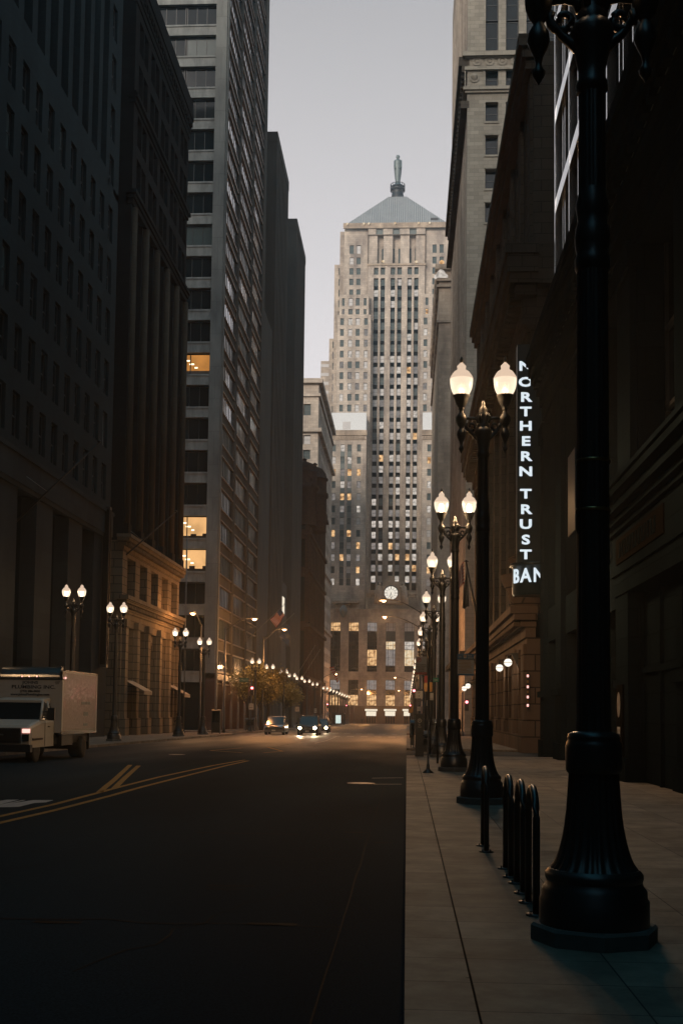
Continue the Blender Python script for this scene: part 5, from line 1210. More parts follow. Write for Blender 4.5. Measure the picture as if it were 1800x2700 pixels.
cobra(122, 1.2, 1014, 1628, 122, 'cobra head street light on the right just below the clock', pw=1500)
cobra(255, 1.2, 1041, 1787, 255, 'distant cobra street light on the right over the far crossing', pw=900)
cobra(330, 1.2, 1051, 1821, 330, 'smallest cobra street light before the tower entrance', pw=2000)
cobra(105, -16.9, 671, 1634, 105, 'cobra head street light before the dark flutes left of the flags', pw=900)
cobra(130, -16.5, 750, 1661, 130, 'cobra head street light over the blue flag', pw=1400)
cobra(225, -17, 886, 1778, 225, 'cobra street light by the distant striped flag', pw=900)
cobra(337, -16.9, 953, 1818, 337, 'cobra street light at the far end of the left kerb', pw=3500)
cobra(97.5, -17.8, 509, 1619, 96, 'lone round street light above the fourth left lamp', pw=400)

# ================================================================== SIGNALS, SIGNS
def signal(x, y, pxl, pyl, label, mast=True):
    xs_, zs_ = at(pxl, pyl, y-.3); r = empty('traffic_signal', (x, y, gz(y)), label, 'traffic light', 'red traffic lights')
    b = MB(); b.tube([(x, y, gz(y)), (x, y, zs_+.9)], .08, 8); b.lathe((x, y, gz(y)), [(.2, 0), (.17, .3), (.09, .45)], 10); b.build('pole', 'iron', r)
    b = MB(); b.box(xs_-.17, xs_+.17, y-.2, y+.05, zs_-.78, zs_+.22, 0)
    for k in range(3): b.tube([(xs_, y-.2, zs_-.31*k+.13), (xs_, y-.42, zs_-.31*k+.12)], .03, 6)
    for k in range(3): b.box(xs_-.16, xs_+.16, y-.42, y-.2, zs_-.31*k+.12, zs_-.31*k+.14, 0)
    b.tube([(x, y, zs_+.1), (xs_, y, zs_+.1)], .03, 6); b.build('signal_head', 'iron', r)
    b = MB(); b.lathe((0, 0, 0), [(.11, 0), (.09, .05), (.01, .07)], 16); c = MB(); c.merge(b, Matrix.Translation((xs_, y-.2, zs_)) @ Matrix.Rotation(R(90), 4, 'X')); c.build('red_lens', 'tail_red', r)
    light('signal_light', (xs_, y-.5, zs_), 12, (1, .1, .12), r, .08)
def plate(name, px0, px1, py0, py1, Y, mat, label, cat='sign', text=None, post=None, group=None, tcol='ink', thick=.03, poleto=None):
    """flat sign measured in the photo, facing the camera side; text = [(string, rel_y, rel_size)]"""
    xa, za = at(px0, py1, Y); xb, zb = at(px1, py0, Y)
    r = empty(name, ((xa+xb)/2, Y, gz(Y) if post else za), label, cat, group)
    b = MB(); b.box(xa, xb, Y-thick/2, Y+thick/2, za, zb, 0); b.build('sign_face', mat, r)
    if text:
        t_ = MB()
        for s_, ry, rs in text: t_.merge(text_mb(s_, (zb-za)*rs, .004, 'CENTER'), T(((xa+xb)/2, Y-thick/2-.006, za+(zb-za)*ry)))
        t_.build('lettering', tcol, r, fix=False)
    if post is not None:
        b = MB(); b.tube([(post, Y+.06, gz(Y)), (post, Y+.06, zb+.1)], .035, 8); b.build('post', 'iron_rough', r)
    return r, (xa, xb, za, zb)
signal(-16.1, 117.5, 664, 1814, 'red traffic light on the far left corner of the first crossing')
signal(-16.0, 229, 863, 1857, 'red traffic light on the left at the second crossing')
signal(1.0, 119, 1091, 1821, 'red traffic light on the right pole cluster, nearer one')
signal(.8, 232, 1081, 1860, 'small red traffic light on the right, farther one')
signal(-15.9, 345, 913, 1860, 'bright traffic light near the tower at the left kerb end')
signal(5.0, 103.5, 1230, 1851, 'red round signal beside the pale corner on the right pavement')
# bus stop sign on lamp C
r, (xa, xb, za, zb) = plate('bus_stop_sign', 1205, 1249, 1724, 1781, 32.2, 'sign_white', 'bus stop sign with blue header strapped to the third right lamp', 'bus stop sign',
      text=[('123  Express', .56, .09), ('124  Express', .42, .09), ('126  Local', .28, .09), ('151  Night', .16, .08)], tcol='frame_teal')
for ch in list(r.children):
    if ch.name.startswith('lettering'): bpy.data.objects.remove(ch)
b = MB(); b.box(xa, xb, 32.165, 32.183, zb-.16, zb, 0); b.box(xa, xb, 32.165, 32.183, za, za+.045, 0); b.build('blue_header', 'sign_blue', r)
b = MB(); t_ = text_mb('bus', .085, .003, 'LEFT'); b.merge(t_, T((xa+.28, 32.16, zb-.05))); t_ = text_mb('stop', .085, .003, 'LEFT'); b.merge(t_, T((xa+.28, 32.16, zb-.115))); t_ = text_mb('cta', .06, .003, 'LEFT'); b.merge(t_, T((xa+.035, 32.16, zb-.085)))
b.box(xa+.17, xa+.25, 32.155, 32.163, zb-.13, zb-.03, 0); b.build('lettering', 'sign_white', r, fix=False)
b = MB(); b.box(xa+.18, xa+.24, 32.15, 32.154, zb-.085, zb-.045, 0); rr_ = random.Random(5)
for k in range(9): b.box(xa+.03+(.05 if k % 2 else 0), xa+.05+rr_.uniform(.2, .36), 32.178, 32.184, zb-.205-.04*k, zb-.193-.04*k, 0)
b.build('timetable_lines', 'bronze', r, fix=False)
# parking restriction sign (nearest post)
r, (xa, xb, za, zb) = plate('no_parking_sign', 1095, 1124.5, 1731, 1778, 30.8, 'sign_white', 'pale no stopping sign with red tow zone strip on the slim post', 'sign',
      text=[('NO STOPPING', .53, .085), ('NO STANDING', .44, .085), ('7AM-9AM', .35, .085), ('4PM-6PM', .26, .085), ('MON-FRI', .17, .085)])
b = MB(); b.box(xa, xb, 30.782, 30.786, za, za+.055, 0); b.build('tow_strip', 'sign_red', r)
b = MB(); b.merge(text_mb('TOW ZONE', .052, .003, 'CENTER'), T(((xa+xb)/2, 30.777, za+.028))); b.build('tow_lettering', 'sign_white', r, fix=False)
b = MB(); disc(b, xa+.085, zb-.095, .05, .062, 30.78, n=24); b.merge(text_mb('P', .09, .003, 'CENTER'), T((xa+.085, 30.778, zb-.095))); b.obox((xa+.085, 30.774, zb-.095), (.045, 0, .045), (.006, 0, -.006), (0, .002, 0)); b.build('no_parking_symbol', 'sign_red', r, fix=False)
# its slim post with flanged foot
xq, _ = at(1133, 2031, 31.6)
r = empty('sign_post', (.585, 31.2, gz(31.2)), 'slim dark sign post with round flanged foot on the kerb pavement', 'post')
b = MB(); b.lathe((.585, 31.2, gz(31.2)), [(.15, 0), (.14, .03), (.06, .09), (.045, .12), (.045, .22), (.028, .24), (.025, 3.4)], 16); b.build('pole', 'iron', r)
b = MB(); b.tube([(.585, 31.2, .95), (.44, 31.2, .98)], .02, 6); b.obox((.5, 31.2, .80), (.05, 0, 0), (0, .04, 0), (0, 0, .09)); b.tube([(.6, 31.25, .45), (.72, 31.3, .7), (.78, 31.3, .95)], .02, 6); b.build('lock_bracket', 'iron', r)
sg = 'small signs clustered along the right kerb'
plate('street_sign', 1141, 1156, 1787, 1798, 38, 'sign_green', 'dark green sign reading cac between the right lamp posts', 'sign', text=[('cac', .5, .6)], tcol='sign_white', post=at(1143, 1790, 38)[0]+.14)
r, (xa, xb, za, zb) = plate('parking_sign', 1094, 1114, 1822, 1841, 52, 'sign_white', 'white pay parking sign with arrow below the no stopping sign', 'sign', text=[('P', .72, .4)], post=at(1116, 1830, 52)[0], group=sg)
b = MB(); b.box((xa+xb)/2-.012, (xa+xb)/2+.012, 51.975, 51.98, za+.06, za+.14, 0); b.build('arrow', 'ink', r, fix=False)
plate('parking_sign', 1095, 1114, 1817, 1821.5, 52, 'ink', 'narrow dark pay to park plate over the white parking sign', 'sign', text=[('PAY TO PARK', .5, .5)], tcol='sign_white', group=sg)
plate('parking_sign', 1094, 1114, 1844, 1849, 52, 'ink', 'narrow dark plate under the white parking sign', 'sign', text=[('DAY PARKING', .5, .5)], tcol='sign_white', group=sg)
plate('notice_sign', 1099, 1108, 1863, 1874, 56, 'sign_white', 'small white notice with dark strokes above the pay box', 'sign', text=[('LI', .5, .6)], post=at(1104, 1870, 56)[0]+.0, group=sg)
plate('notice_sign', 1118, 1126, 1782, 1800, 60, 'sign_red', 'reddish kerb sign edge behind the slim post, upper', 'sign', group=sg)
plate('notice_sign', 1117, 1126, 1801, 1823, 60, 'bronze', 'brownish kerb sign with arrow behind the slim post, middle', 'sign', post=at(1122, 1810, 60)[0], group=sg)
plate('notice_sign', 1131, 1139, 1799, 1824, 48, 'bronze', 'brown kerb sign right of the slim post', 'sign', post=at(1135, 1810, 48)[0], group=sg)
plate('notice_sign', 1133, 1142, 1827, 1846, 48, 'sign_white', 'white tow zone notice below the brown kerb sign', 'sign', text=[('TOW', .15, .2)], group=sg)
plate('notice_sign', 1120, 1126, 1846, 1861, 64, 'sign_white', 'tiny pale sign low behind the slim post', 'sign', group=sg)
plate('notice_sign', 1076, 1084, 1869, 1880, 90, 'bronze', 'small orange brown sign by the left edge of the kerb clutter', 'sign', post=at(1081, 1875, 90)[0], group=sg)
plate('notice_sign', 1084, 1089, 1858, 1878, 84, 'bronze', 'narrow orange brown sign beside the farther red light', 'sign', post=at(1087, 1870, 84)[0], group=sg)
# pay box
xq0, zq0 = at(1095, 1947, 44.8); r = empty('pay_station', (.55, 44.8, gz(44.8)), 'black parking pay station with round white P emblem', 'pay station')
xA = at(1094, 1900, 44.8)[0]; xB = at(1117, 1900, 44.8)[0]; zT = at(1105, 1885, 44.8)[1]
b = MB(); b.box(xA, xB, 44.8, 45.2, gz(44.8), zT, 0); b.box(xA-.03, xB+.03, 44.78, 45.25, zT, zT+.05, 0); b.build('cabinet', 'iron', r)
xm_, zm_ = at(1105.5, 1900, 44.78); b = MB(); disc(b, xm_, zm_, .062, .078, 44.79, n=24); b.merge(text_mb('P', .12, .003), T((xm_, 44.785, zm_)))
for s_, k in (('PAY', 1), ('TO', 2), ('PLACE', 3)): b.merge(text_mb(s_, .05, .003), T((xm_, 44.785, zm_-.09-.055*k)))
b.build('emblem', 'sign_white', r, fix=False)
def cabinet(name, px0, px1, py0, py1, Y, mat, label, cat, text=None, group=None):
    xa, za = at(px0, py1, Y); xb, zb = at(px1, py0, Y); za = gz(Y)
    r = empty(name, ((xa+xb)/2, Y, za), label, cat, group); w_ = xb-xa
    b = MB(); b.box(xa, xb, Y, Y+.45, za+.12, zb, 0); b.prism([(Y-.02, zb), (Y+.47, zb), (Y+.47, zb+.12), (Y+.1, zb+.12)], 'x', xa-.01, xb+.01); b.build('body', mat, r)
    b = MB()
    for x_ in (xa+.04, xb-.04):
        for y_ in (Y+.05, Y+.4): b.box(x_-.02, x_+.02, y_-.02, y_+.02, za, za+.13, 0)
    b.build('legs', 'iron_rough', r)
    b = MB(); b.box(xa+w_*.12, xb-w_*.12, Y-.012, Y-.002, za+(zb-za)*.5, zb-.06, 0); b.build('door_window', 'glass_dark', r)
    if text: b = MB(); b.merge(text_mb(text, w_*.55, .003, 'CENTER'), T(((xa+xb)/2, Y-.015, za+(zb-za)*.45)) @ Matrix.Rotation(R(90), 4, 'Z')); b.build('lettering', 'sign_white', r, fix=False)
cabinet('newspaper_box', 1081, 1092, 1905, 1937, 58.5, 'iron', 'black newspaper box with upright white lettering by the kerb', 'newspaper box', 'REDEYE'[:0] or None)
cabinet('newspaper_box', 1100, 1132, 1935, 1985, 47.0, 'iron_rough', 'low wide dark box below the pay station', 'newspaper box')
cabinet('litter_bin', 557, 581, 1874, 1935, 96.5, 'iron', 'tall dark kiosk box with a warm glint on the left pavement', 'kiosk')
cabinet('newspaper_box', 646, 671, 1897, 1928, 121, 'iron_rough', 'dark newspaper boxes under the left red traffic light', 'newspaper box')
cabinet('litter_bin', 1146, 1166, 1905, 1960, 46.0, 'iron_rough', 'dark bin standing between the third and fourth right lamps', 'litter bin')
# left signs
plate('street_name_sign', 631, 655, 1788, 1797.5, 117, 'sign_green', 'green street name sign beside the left red traffic light', 'street sign', text=[('W Monroe', .5, .75)], tcol='sign_white', post=at(657, 1790, 117)[0])
for (a, c, d, e, Yq, lab) in ((656, 669, 1855, 1871, 117, 'white one way sign with arrow under the left red light'), (778, 789, 1864, 1876, 150, 'white one way sign by the tree trunks on the left'), (828, 835, 1868, 1880, 190, 'small pale sign on the left before the second crossing'), (859, 866, 1878, 1887, 226, 'tiny white sign under the second left red light')):
    r, (xa, xb, za, zb) = plate('one_way_sign', a, c, d, e, Yq-.1, 'sign_white', lab, 'sign', text=[('ONE WAY', .75, .22)], post=(xa if False else at((a+c)/2, d, Yq)[0]), group='white signs along the left kerb')
    b = MB(); w_ = xb-xa; zc__ = za+(zb-za)*.35; b.box(xa+w_*.25, xb-w_*.2, Yq-.125, Yq-.12, zc__-.04*w_, zc__+.04*w_, 0); b.add([(xa+w_*.12, Yq-.125, zc__), (xa+w_*.35, Yq-.125, zc__-.14*w_), (xa+w_*.35, Yq-.125, zc__+.14*w_)], [(0, 1, 2)]); b.build('arrow', 'ink', r, fix=False)
# plate strapped to lamp A
r = empty('strapped_sign', (1.2, 8.3, 3), 'thin sign plate seen nearly edge on, strapped to the nearest right lamp', 'sign')
b = MB(); b.box(1.19, 1.2, 8.16, 8.52, 2.92, 3.52, 0); b.build('plate', 'steel', r)
for z_ in (3.44, 3.08):
    b = MB(); b.lathe((1.34, 8.3, z_-.012), [(.122, 0), (.126, .004), (.126, .02), (.122, .024)], 32, cap=False); b.tube([(1.2, 8.28, z_), (1.24, 8.28, z_)], .012, 6); b.build('strap', 'bronze', r)
# bus shelter, far left
r = empty('bus_shelter', (-16.5, 262, gz(262)), 'small bus shelter with a lit white poster panel, far along the left kerb', 'bus shelter')
x0_, z0_ = at(884, 1909, 262); x1_, z1_ = at(898, 1883, 262); gg = gz(262)
b = MB(); b.box(x0_-.6, x1_+.8, 262, 265, gg+2.5, gg+2.7, 0); 
for x_ in (x0_-.5, x1_+.7):
    for y_ in (262.05, 264.9): b.box(x_-.06, x_+.06, y_-.06, y_+.06, gg, gg+2.5, 0)
b.build('frame', 'iron_rough', r); b = MB(); b.box(x0_+.05, x0_+1.25, 261.9, 262.0, gg+.35, gg+2.2, 0); b.build('poster_panel', 'ad_glow', r)

# ================================================================== BIKE RACKS
for i, (x, ya, yb, h) in enumerate(((.93, 13.35, 13.95, .95), (1.03, 11.35, 11.95, .96), (1.05, 10.35, 10.95, .97), (1.04, 9.25, 9.85, .99))):
    lab = ['lone bike hoop before the second lamp, farthest of four', 'steel bike hoop, second farthest of the four', 'steel bike hoop in the middle of the close row of three', 'nearest black bike hoop beside the first lamp base'][i]
    r = empty('bike_rack', (x, (ya+yb)/2, 0), lab, 'bike rack', 'inverted U bike hoops on the right pavement')
    b = MB(); rr = (yb-ya)/2; cy = (ya+yb)/2; pts = [(x, ya, 0.01), (x, ya, h-rr)]+[(x, cy-rr*math.cos(math.pi*k/12), h-rr+rr*math.sin(math.pi*k/12)) for k in range(1, 12)]+[(x, yb, h-rr), (x, yb, .01)]
    b.tube(pts, .030, 14); b.build('hoop', 'iron', r)
    for y_ in (ya, yb):
        b = MB(); b.lathe((x, y_, 0), [(.085, 0), (.085, .012), (.035, .016)], 18)
        for k in range(4): a = k*math.pi/2+.7; b.lathe((x+.062*math.cos(a), y_+.062*math.sin(a), .01), [(.011, 0), (.011, .012), (.004, .016)], 6)
        b.build('foot_plate', 'iron_rough', r)

# ================================================================== BOX TRUCK
def wheel(par, x, y, z, r_, wd):
    w_ = MB(); c = MB(); c.lathe((0, 0, -wd/2), [(r_*.62, 0), (r_*.93, 0), (r_, wd*.15), (r_, wd*.85), (r_*.93, wd), (r_*.62, wd)], 28); w_.merge(c, Matrix.Translation((x, y, z)) @ Matrix.Rotation(R(90), 4, 'Y')); o = w_.build('tyre', 'rubber', par)
    w_ = MB(); c = MB(); c.lathe((0, 0, -wd*.42), [(.05, 0), (r_*.3, .0), (r_*.5, wd*.12), (r_*.64, 0), (r_*.64, wd*.84), (.05, wd*.84)], 20); w_.merge(c, Matrix.Translation((x, y, z)) @ Matrix.Rotation(R(90), 4, 'Y')); w_.build('rim', 'steel', o, org=WL[par])
yf = 39.3; g0 = rz(yf); xr = at(163, 1850, yf)[0]; xl = xr-2.22; xm = (xl+xr)/2; zt = at(80, 1765, yf)[1]; zb = g0+.95; yr = yf+4.5
TR = empty('box_truck', (xm, 41, g0), 'white plumbing box truck with lettered front, facing the camera at the left edge', 'truck')
b = MB(); b.box(xl, xr-.0, yf+.12, yr, zb, zt-.04, 0)
b.prism([(yf+.12, zb), (yf+.12, zt-.33), (yf, zt-.33), (yf, zb)], 'x', xl, xr)
for k in range(14): yy = yf+.35+k*.29; b.box(xr, xr+.012, yy, yy+.05, zb+.08, zt-.5, 0)
b.box(xr, xr+.02, yf, yf+.14, zb, zt-.4, 0); b.box(xr, xr+.02, yr-.14, yr, zb, zt-.02, 0); b.build('cargo_box', 'box_white', TR)
b = MB(); b.box(xr+.013, xr+.016, yf+.15, yr-.15, zb+.1, zt-.1, 0); b.build('side_panel', 'box_side', TR)
b = MB(); pr2 = [(yf, zt-.33)]+[(yf+.42*(1-math.cos(R(a))), zt-.33+.44*math.sin(R(a))) for a in range(10, 91, 10)]+[(yf+.42, zt-.33)]
b.prism(pr2, 'x', xl, xr-.1, 0, False)
b.build('roof_fairing', 'aluminium', TR)
b = MB(); b.box(xr-.1, xr+.015, yf-.0, yf+.42, zt-.33, zt-.05, 0); b.box(xl, xr+.02, yf+.3, yr+.01, zt-.05, zt, 0); b.box(xl-.01, xr+.03, yf-.02, yf+.0, zt-.365, zt-.32, 0); b.box(xr, xr+.025, yf, yr, zb-.06, zb+.06, 0); b.build('edge_rails', 'aluminium', TR)
b = MB()
for px_ in (60, 79, 99): x_, z_ = at(px_, 1784, yf+.05); b.lathe((x_, yf+.03, z_-.04), [(.01, 0), (.035, .03), (.035, .05), (.01, .08)], 10)
x_, z_ = at(171, 1787, yf); b.lathe((xr+.03, yf+.3, z_-.04), [(.01, 0), (.035, .03), (.035, .05), (.01, .08)], 10); b.build('marker_lights', 'pink_lens', TR)
b = MB(); xw = (xl+xr)/2-.02
for s_, py_, sz in (('JOHNS', 1799.5, .125), ('PLUMBING INC.', 1811.5, .15), ('(773) 286-9030', 1822.5, .09), ('www.JohnsPlumbingInc.com', 1831, .095)):
    z_ = at(80, py_, yf)[1]; b.merge(text_mb(s_, sz*1.12, .003, 'CENTER', .004, 1.04), T((xw+(.12 if s_[0] == 'P' else 0), yf-.006, z_)) @ Matrix.Scale(1.28 if s_[0] in 'JP' else 1.1, 4, (1, 0, 0)))
b.build('front_lettering', 'ink', TR, fix=False); b = MB()
x_, z_ = at(152, 1800, yf-.006)
for k in range(3): b.obox((x_, yf-.008, z_+.03-.035*k), (.09-.015*k, 0, .01), (0, .002, 0), (0, 0, .008))
b.build('door_emblem', 'ink', TR, fix=False)
b = MB()
for (yy, z_, h_) in ((yf+2.7, zt-1.15, .10), (yf+3.3, zt-1.15, .10), (yf+3.0, zt-1.55, .14), (yf+3.0, zt-1.95, .09)): b.box(xr+.017, xr+.020, yy-.28, yy+.28, z_-h_/2, z_+h_/2, 0)
b.build('side_lettering', 'frame_teal', TR)
# cab: hood, windshield, doors
cy0 = yf-2.35; cw = .98; xc0 = xm-.12
def loft(mb, secs, m=0, smooth=True):        # secs: list of closed rings with equal counts
    n = len(secs[0]); vs = [p for s in secs for p in s]
    fs = [(k*n+i, k*n+(i+1) % n, (k+1)*n+(i+1) % n, (k+1)*n+i) for k in range(len(secs)-1) for i in range(n)]+[tuple(reversed(range(n))), tuple((len(secs)-1)*n+i for i in range(n))]
    mb.add(vs, fs, m, smooth)
def sect(y, hw, z0, z1, top, c=xc0, rd=.12):
    return [(c-hw, y, z0), (c+hw, y, z0), (c+hw, y, z1-rd), (c+hw-rd*.3, y, z1-rd*.3), (c+top, y, z1), (c-top, y, z1), (c-hw+rd*.3, y, z1-rd*.3), (c-hw, y, z1-rd)]
b = MB(); G = g0
loft(b, [sect(cy0, .90, G+.62, G+1.16, .80), sect(cy0+.08, .95, G+.5, G+1.24, .84), sect(cy0+.5, .97, G+.5, G+1.33, .86), sect(cy0+.95, .98, G+.5, G+1.40, .88), sect(cy0+1.05, .98, G+.5, G+1.43, .88), sect(yf-.02, .99, G+.5, G+1.45, .9)], 0, False)
b.build('cab_body', 'truck_white', TR)
zr = G+2.08
b = MB()
loft(b, [sect(cy0+1.62, .78, zr-.08, zr, .70, rd=.05), sect(cy0+1.85, .82, zr-.10, zr+.06, .72, rd=.06), sect(yf-.02, .84, zr-.10, zr+.10, .74, rd=.06)], 0, False)
for sx_ in (-1, 1):
    b.tube([(xc0+sx_*.93, cy0+1.02, G+1.40), (xc0+sx_*.79, cy0+1.66, zr-.03)], .045, 6)
    b.tube([(xc0+sx_*.96, cy0+1.98, G+1.43), (xc0+sx_*.82, cy0+2.02, zr-.03)], .05, 6)
b.build('cab_roof', 'truck_white', TR)
b = MB(); b.quad((xc0-.9, cy0+1.02, G+1.42), (xc0+.9, cy0+1.02, G+1.42), (xc0+.76, cy0+1.66, zr-.05), (xc0-.76, cy0+1.66, zr-.05)); b.build('windscreen', 'glass_dark', TR, fix=False)
b = MB()
for sx_ in (-1, 1): b.quad((xc0+sx_*.96, cy0+1.08, G+1.42), (xc0+sx_*.965, yf-.05, G+1.44), (xc0+sx_*.82, yf-.05, zr-.04), (xc0+sx_*.80, cy0+1.66, zr-.04))
b.build('side_glass', 'glass_dark', TR, fix=False)
b = MB(); b.box(xc0-.78, xc0+.62, cy0-.05, cy0+.03, G+.66, G+1.14, 0)
for k in range(4): b.box(xc0-.74, xc0+.58, cy0-.07, cy0-.045, G+.72+.11*k, G+.75+.11*k, 0)
b.build('grille', 'iron_rough', TR)
b = MB(); b.box(xc0-1.0, xc0+1.0, cy0-.16, cy0+.06, G+.36, G+.60, 0); b.build('bumper', 'iron', TR)
for sx_ in (-1, 1):
    b = MB(); b.box(xc0+sx_*.82-.14, xc0+sx_*.82+.10, cy0-.06, cy0+.03, G+.99, G+1.12, 0); b.build('headlight', 'pink_lens' if sx_ > 0 else 'steel', TR)
    b = MB(); b.box(xc0+sx_*.80-.12, xc0+sx_*.80+.10, cy0-.05, cy0+.02, G+.72, G+.95, 0); b.build('lamp_housing', 'steel' if sx_ < 0 else 'glass_dark', TR)
    b = MB(); b.box(xc0+sx_*1.26-.12, xc0+sx_*1.26+.12, cy0+1.1, cy0+1.2, G+1.40, G+1.82, 0); b.tube([(xc0+sx_*.96, cy0+1.2, G+1.5), (xc0+sx_*1.2, cy0+1.16, G+1.5)], .02, 6); b.tube([(xc0+sx_*.96, cy0+1.2, G+1.7), (xc0+sx_*1.2, cy0+1.16, G+1.7)], .02, 6); b.build('mirror', 'iron', TR)
b = MB(); b.box(xc0-.55, xc0-.22, cy0-.18, cy0-.165, G+.40, G+.56, 0); pl = b.build('number_plate', 'sign_white', TR)
b = MB(); b.box(xc0-.02-.1, xc0+.06, cy0-.075, cy0-.05, G+.88, G+.94, 0); b.build('grille_badge', 'aluminium', TR)
for sx_ in (-1, 1): wheel(TR, xc0+sx_*.83, cy0+.62, G+.38, .38, .26); wheel(TR, xm+sx_*.80, yf+3.1, rz(yf+3)+.40, .40, .48)
b = MB(); b.box(xm-.9, xm+.9, yf, yr-.3, G+.55, zb-.06, 0); b.box(xm-.95, xm+.95, yr-.35, yr-.3, G+.25, zb-.06, 0)
b.box(xr-.3, xr-.05, yf+.3, yf+1.6, G+.5, zb-.07, 0); b.build('chassis', 'iron_rough', TR)
b = MB()
for sx_ in (-1, 1): b.obox((xc0+sx_*.985, cy0+.62, G+.78), (.02, 0, 0), (0, .5, 0), (0, 0, .03)); b.obox((xc0+sx_*.995, cy0+1.35, G+.95), (.004, 0, 0), (0, .008, 0), (0, 0, .42)); b.obox((xc0+sx_*1.0, cy0+1.75, G+1.18), (.015, 0, 0), (0, .08, 0), (0, 0, .018))
b.build('door_trim', 'iron', TR)

# ================================================================== CARS facing the camera
def car(label, x, y, w_, L_, h, paint, lights, kind='suv', plate_=True):
    g = rz(y); r = empty('parked_car' if not lights else 'car', (x, y+L_/2, g), label, 'car', 'cars facing the camera on the left side of the road'); hw = w_/2
    def S(y_, a, z0, z1, t_, rd=.1): return sect(y+y_, a, g+z0, g+z1, t_, x, rd)
    b = MB(); bl = h*.56
    loft(b, [S(0, hw*.86, .30, bl*.80, hw*.74), S(.12, hw*.95, .22, bl*.90, hw*.82), S(.6, hw*.99, .22, bl*.97, hw*.86), S(1.15, hw, .22, bl, hw*.88), S(L_-.5, hw, .22, bl*1.03, hw*.88), S(L_, hw*.93, .32, bl*.95, hw*.8)], 0, True)
    b.build('body', paint, r)
    e_ = L_-.25 if kind == 'suv' else L_-1.0
    b = MB(); loft(b, [S(1.15, hw*.9, bl-.04, bl+.01, hw*.86, .01), S(1.75, hw*.80, bl-.04, h-.03, hw*.68), S(2.4, hw*.80, bl-.04, h, hw*.68), S(e_-.5, hw*.80, bl-.04, h-.02, hw*.68), S(e_, hw*.86, bl-.04, bl+.02, hw*.8, .01)], 0, False); b.build('cabin', 'glass_dark', r)
    b = MB(); loft(b, [S(1.72, hw*.74, h-.06, h-.0, hw*.66, .03), S(2.4, hw*.76, h-.04, h+.02, hw*.68, .03), S(e_-.5, hw*.74, h-.06, h, hw*.66, .03)], 0, True)
    for s in (-1, 1): b.tube([(x+s*hw*.9, y+1.15, g+bl), (x+s*hw*.76, y+1.74, g+h-.04)], .03, 6); b.tube([(x+s*hw*.7, y+1.9, g+h+.05), (x+s*hw*.7, y+e_-.7, g+h+.05)], .02, 6)
    b.build('roof', paint, r)
    b = MB(); b.box(x-hw*.52, x+hw*.52, y-.04, y+.05, g+bl*.52, g+bl*.78, 0)
    for k in range(3): b.box(x-hw*.5, x+hw*.5, y-.055, y-.04, g+bl*(.55+.08*k), g+bl*(.57+.08*k), 1)
    b.build('grille', ['iron_rough', 'aluminium'], r)
    b = MB(); b.box(x-hw*.93, x+hw*.93, y-.08, y+.08, g+.24, g+.46, 0); b.build('bumper', paint, r)
    for s in (-1, 1):
        b = MB(); b.lathe((0, 0, 0), [(.12, 0), (.13, .04), (.03, .09)], 14); c = MB(); c.merge(b, Matrix.Translation((x+s*hw*.70, y-.0, g+bl*.68)) @ Matrix.Rotation(R(90), 4, 'X')); c.build('headlight', 'head_glow' if lights else 'glass_teal', r)
        b = MB(); b.box(x+s*(hw+.1)-.09, x+s*(hw+.1)+.09, y+1.35, y+1.45, g+bl+.0, g+bl+.16, 0); b.build('mirror', paint, r)
        wheel(r, x+s*(hw-.14), y+.8, g+.34, .34, .22); wheel(r, x+s*(hw-.14), y+L_-.9, g+.34, .34, .22)
        if lights:
            l = light('headlight_beam', (x+s*hw*.70, y-.2, g+bl*.68), lights, (1, .78, .5), r, .08, 'SPOT'); l.data.spot_size = R(75); l.data.spot_blend = .8; l.rotation_euler = (R(84), 0, R(180))
    b = MB(); b.box(x-.17, x+.17, y-.1, y-.085, g+.34, g+.46, 0); b.build('number_plate', 'sign_white', r)
x_ = at(810, 1920, 103)[0]; car('dark sport utility car with both headlights blazing in the road', x_, 103, 1.95, 4.6, 1.78, 'car_dark', 260)
x_ = at(844, 1915, 122)[0]; car('car with one visible headlight, tucked behind the bright headlit car', x_, 122, 1.8, 4.4, 1.5, 'car_dark', 110, 'sedan')
x_ = at(720, 1925, 105)[0]; car('silver sport utility car without lights at the left kerb', x_, 105.5, 1.9, 4.5, 1.7, 'car_silver', 0)

# ================================================================== FLAGS
def flagpole(name, base, tip, label, cat='flagpole', rad=.05, cable=True):
    r = empty(name, base, label, cat); b = MB(); b.tube([base, tip], [rad, rad*.6], 8); d = Vector(tip); b.lathe((d.x, d.y, d.z-.02), [(.01, 0), (rad*1.6, .05), (rad*1.6, .1), (.01, .18)], 8); b.build('pole', 'iron_rough' if rad > .06 else 'steel', r)
    if cable: b = MB(); m_ = Vector(base).lerp(Vector(tip), .45); b.tube([m_, (base[0], base[1], m_.z+1.6)], .012, 4); b.build('stay_cable', 'steel', r)
    return r
def fp(pxb, pyb, Y, pxt, pyt, label, **k):
    xb, zb = at(pxb, pyb, Y); xt, zt = at(pxt, pyt, Y); return flagpole('flagpole', (xb, Y, zb), (xt, Y, zt), label, **k), (xb, Y, zb), (xt, Y, zt)
fp(15, 1402, 60, 262, 1167, 'long angled flagpole without flag on the grey brick block', rad=.07)
fp(305, 1487, 83, 464, 1350, 'long angled flagpole without flag on the brown block', rad=.07)
fp(484, 1925, 93, 494, 1417, 'thin upright bare pole between the left lamps', rad=.06, cable=False)
_, A1, A2 = fp(653, 1687, 149, 750, 1594, 'angled flagpole carrying the striped flag on the glass tower', cable=False)
_, A3, A4 = fp(683, 1702, 158, 774, 1619, 'angled flagpole carrying the dark blue flag on the glass tower', cable=False)
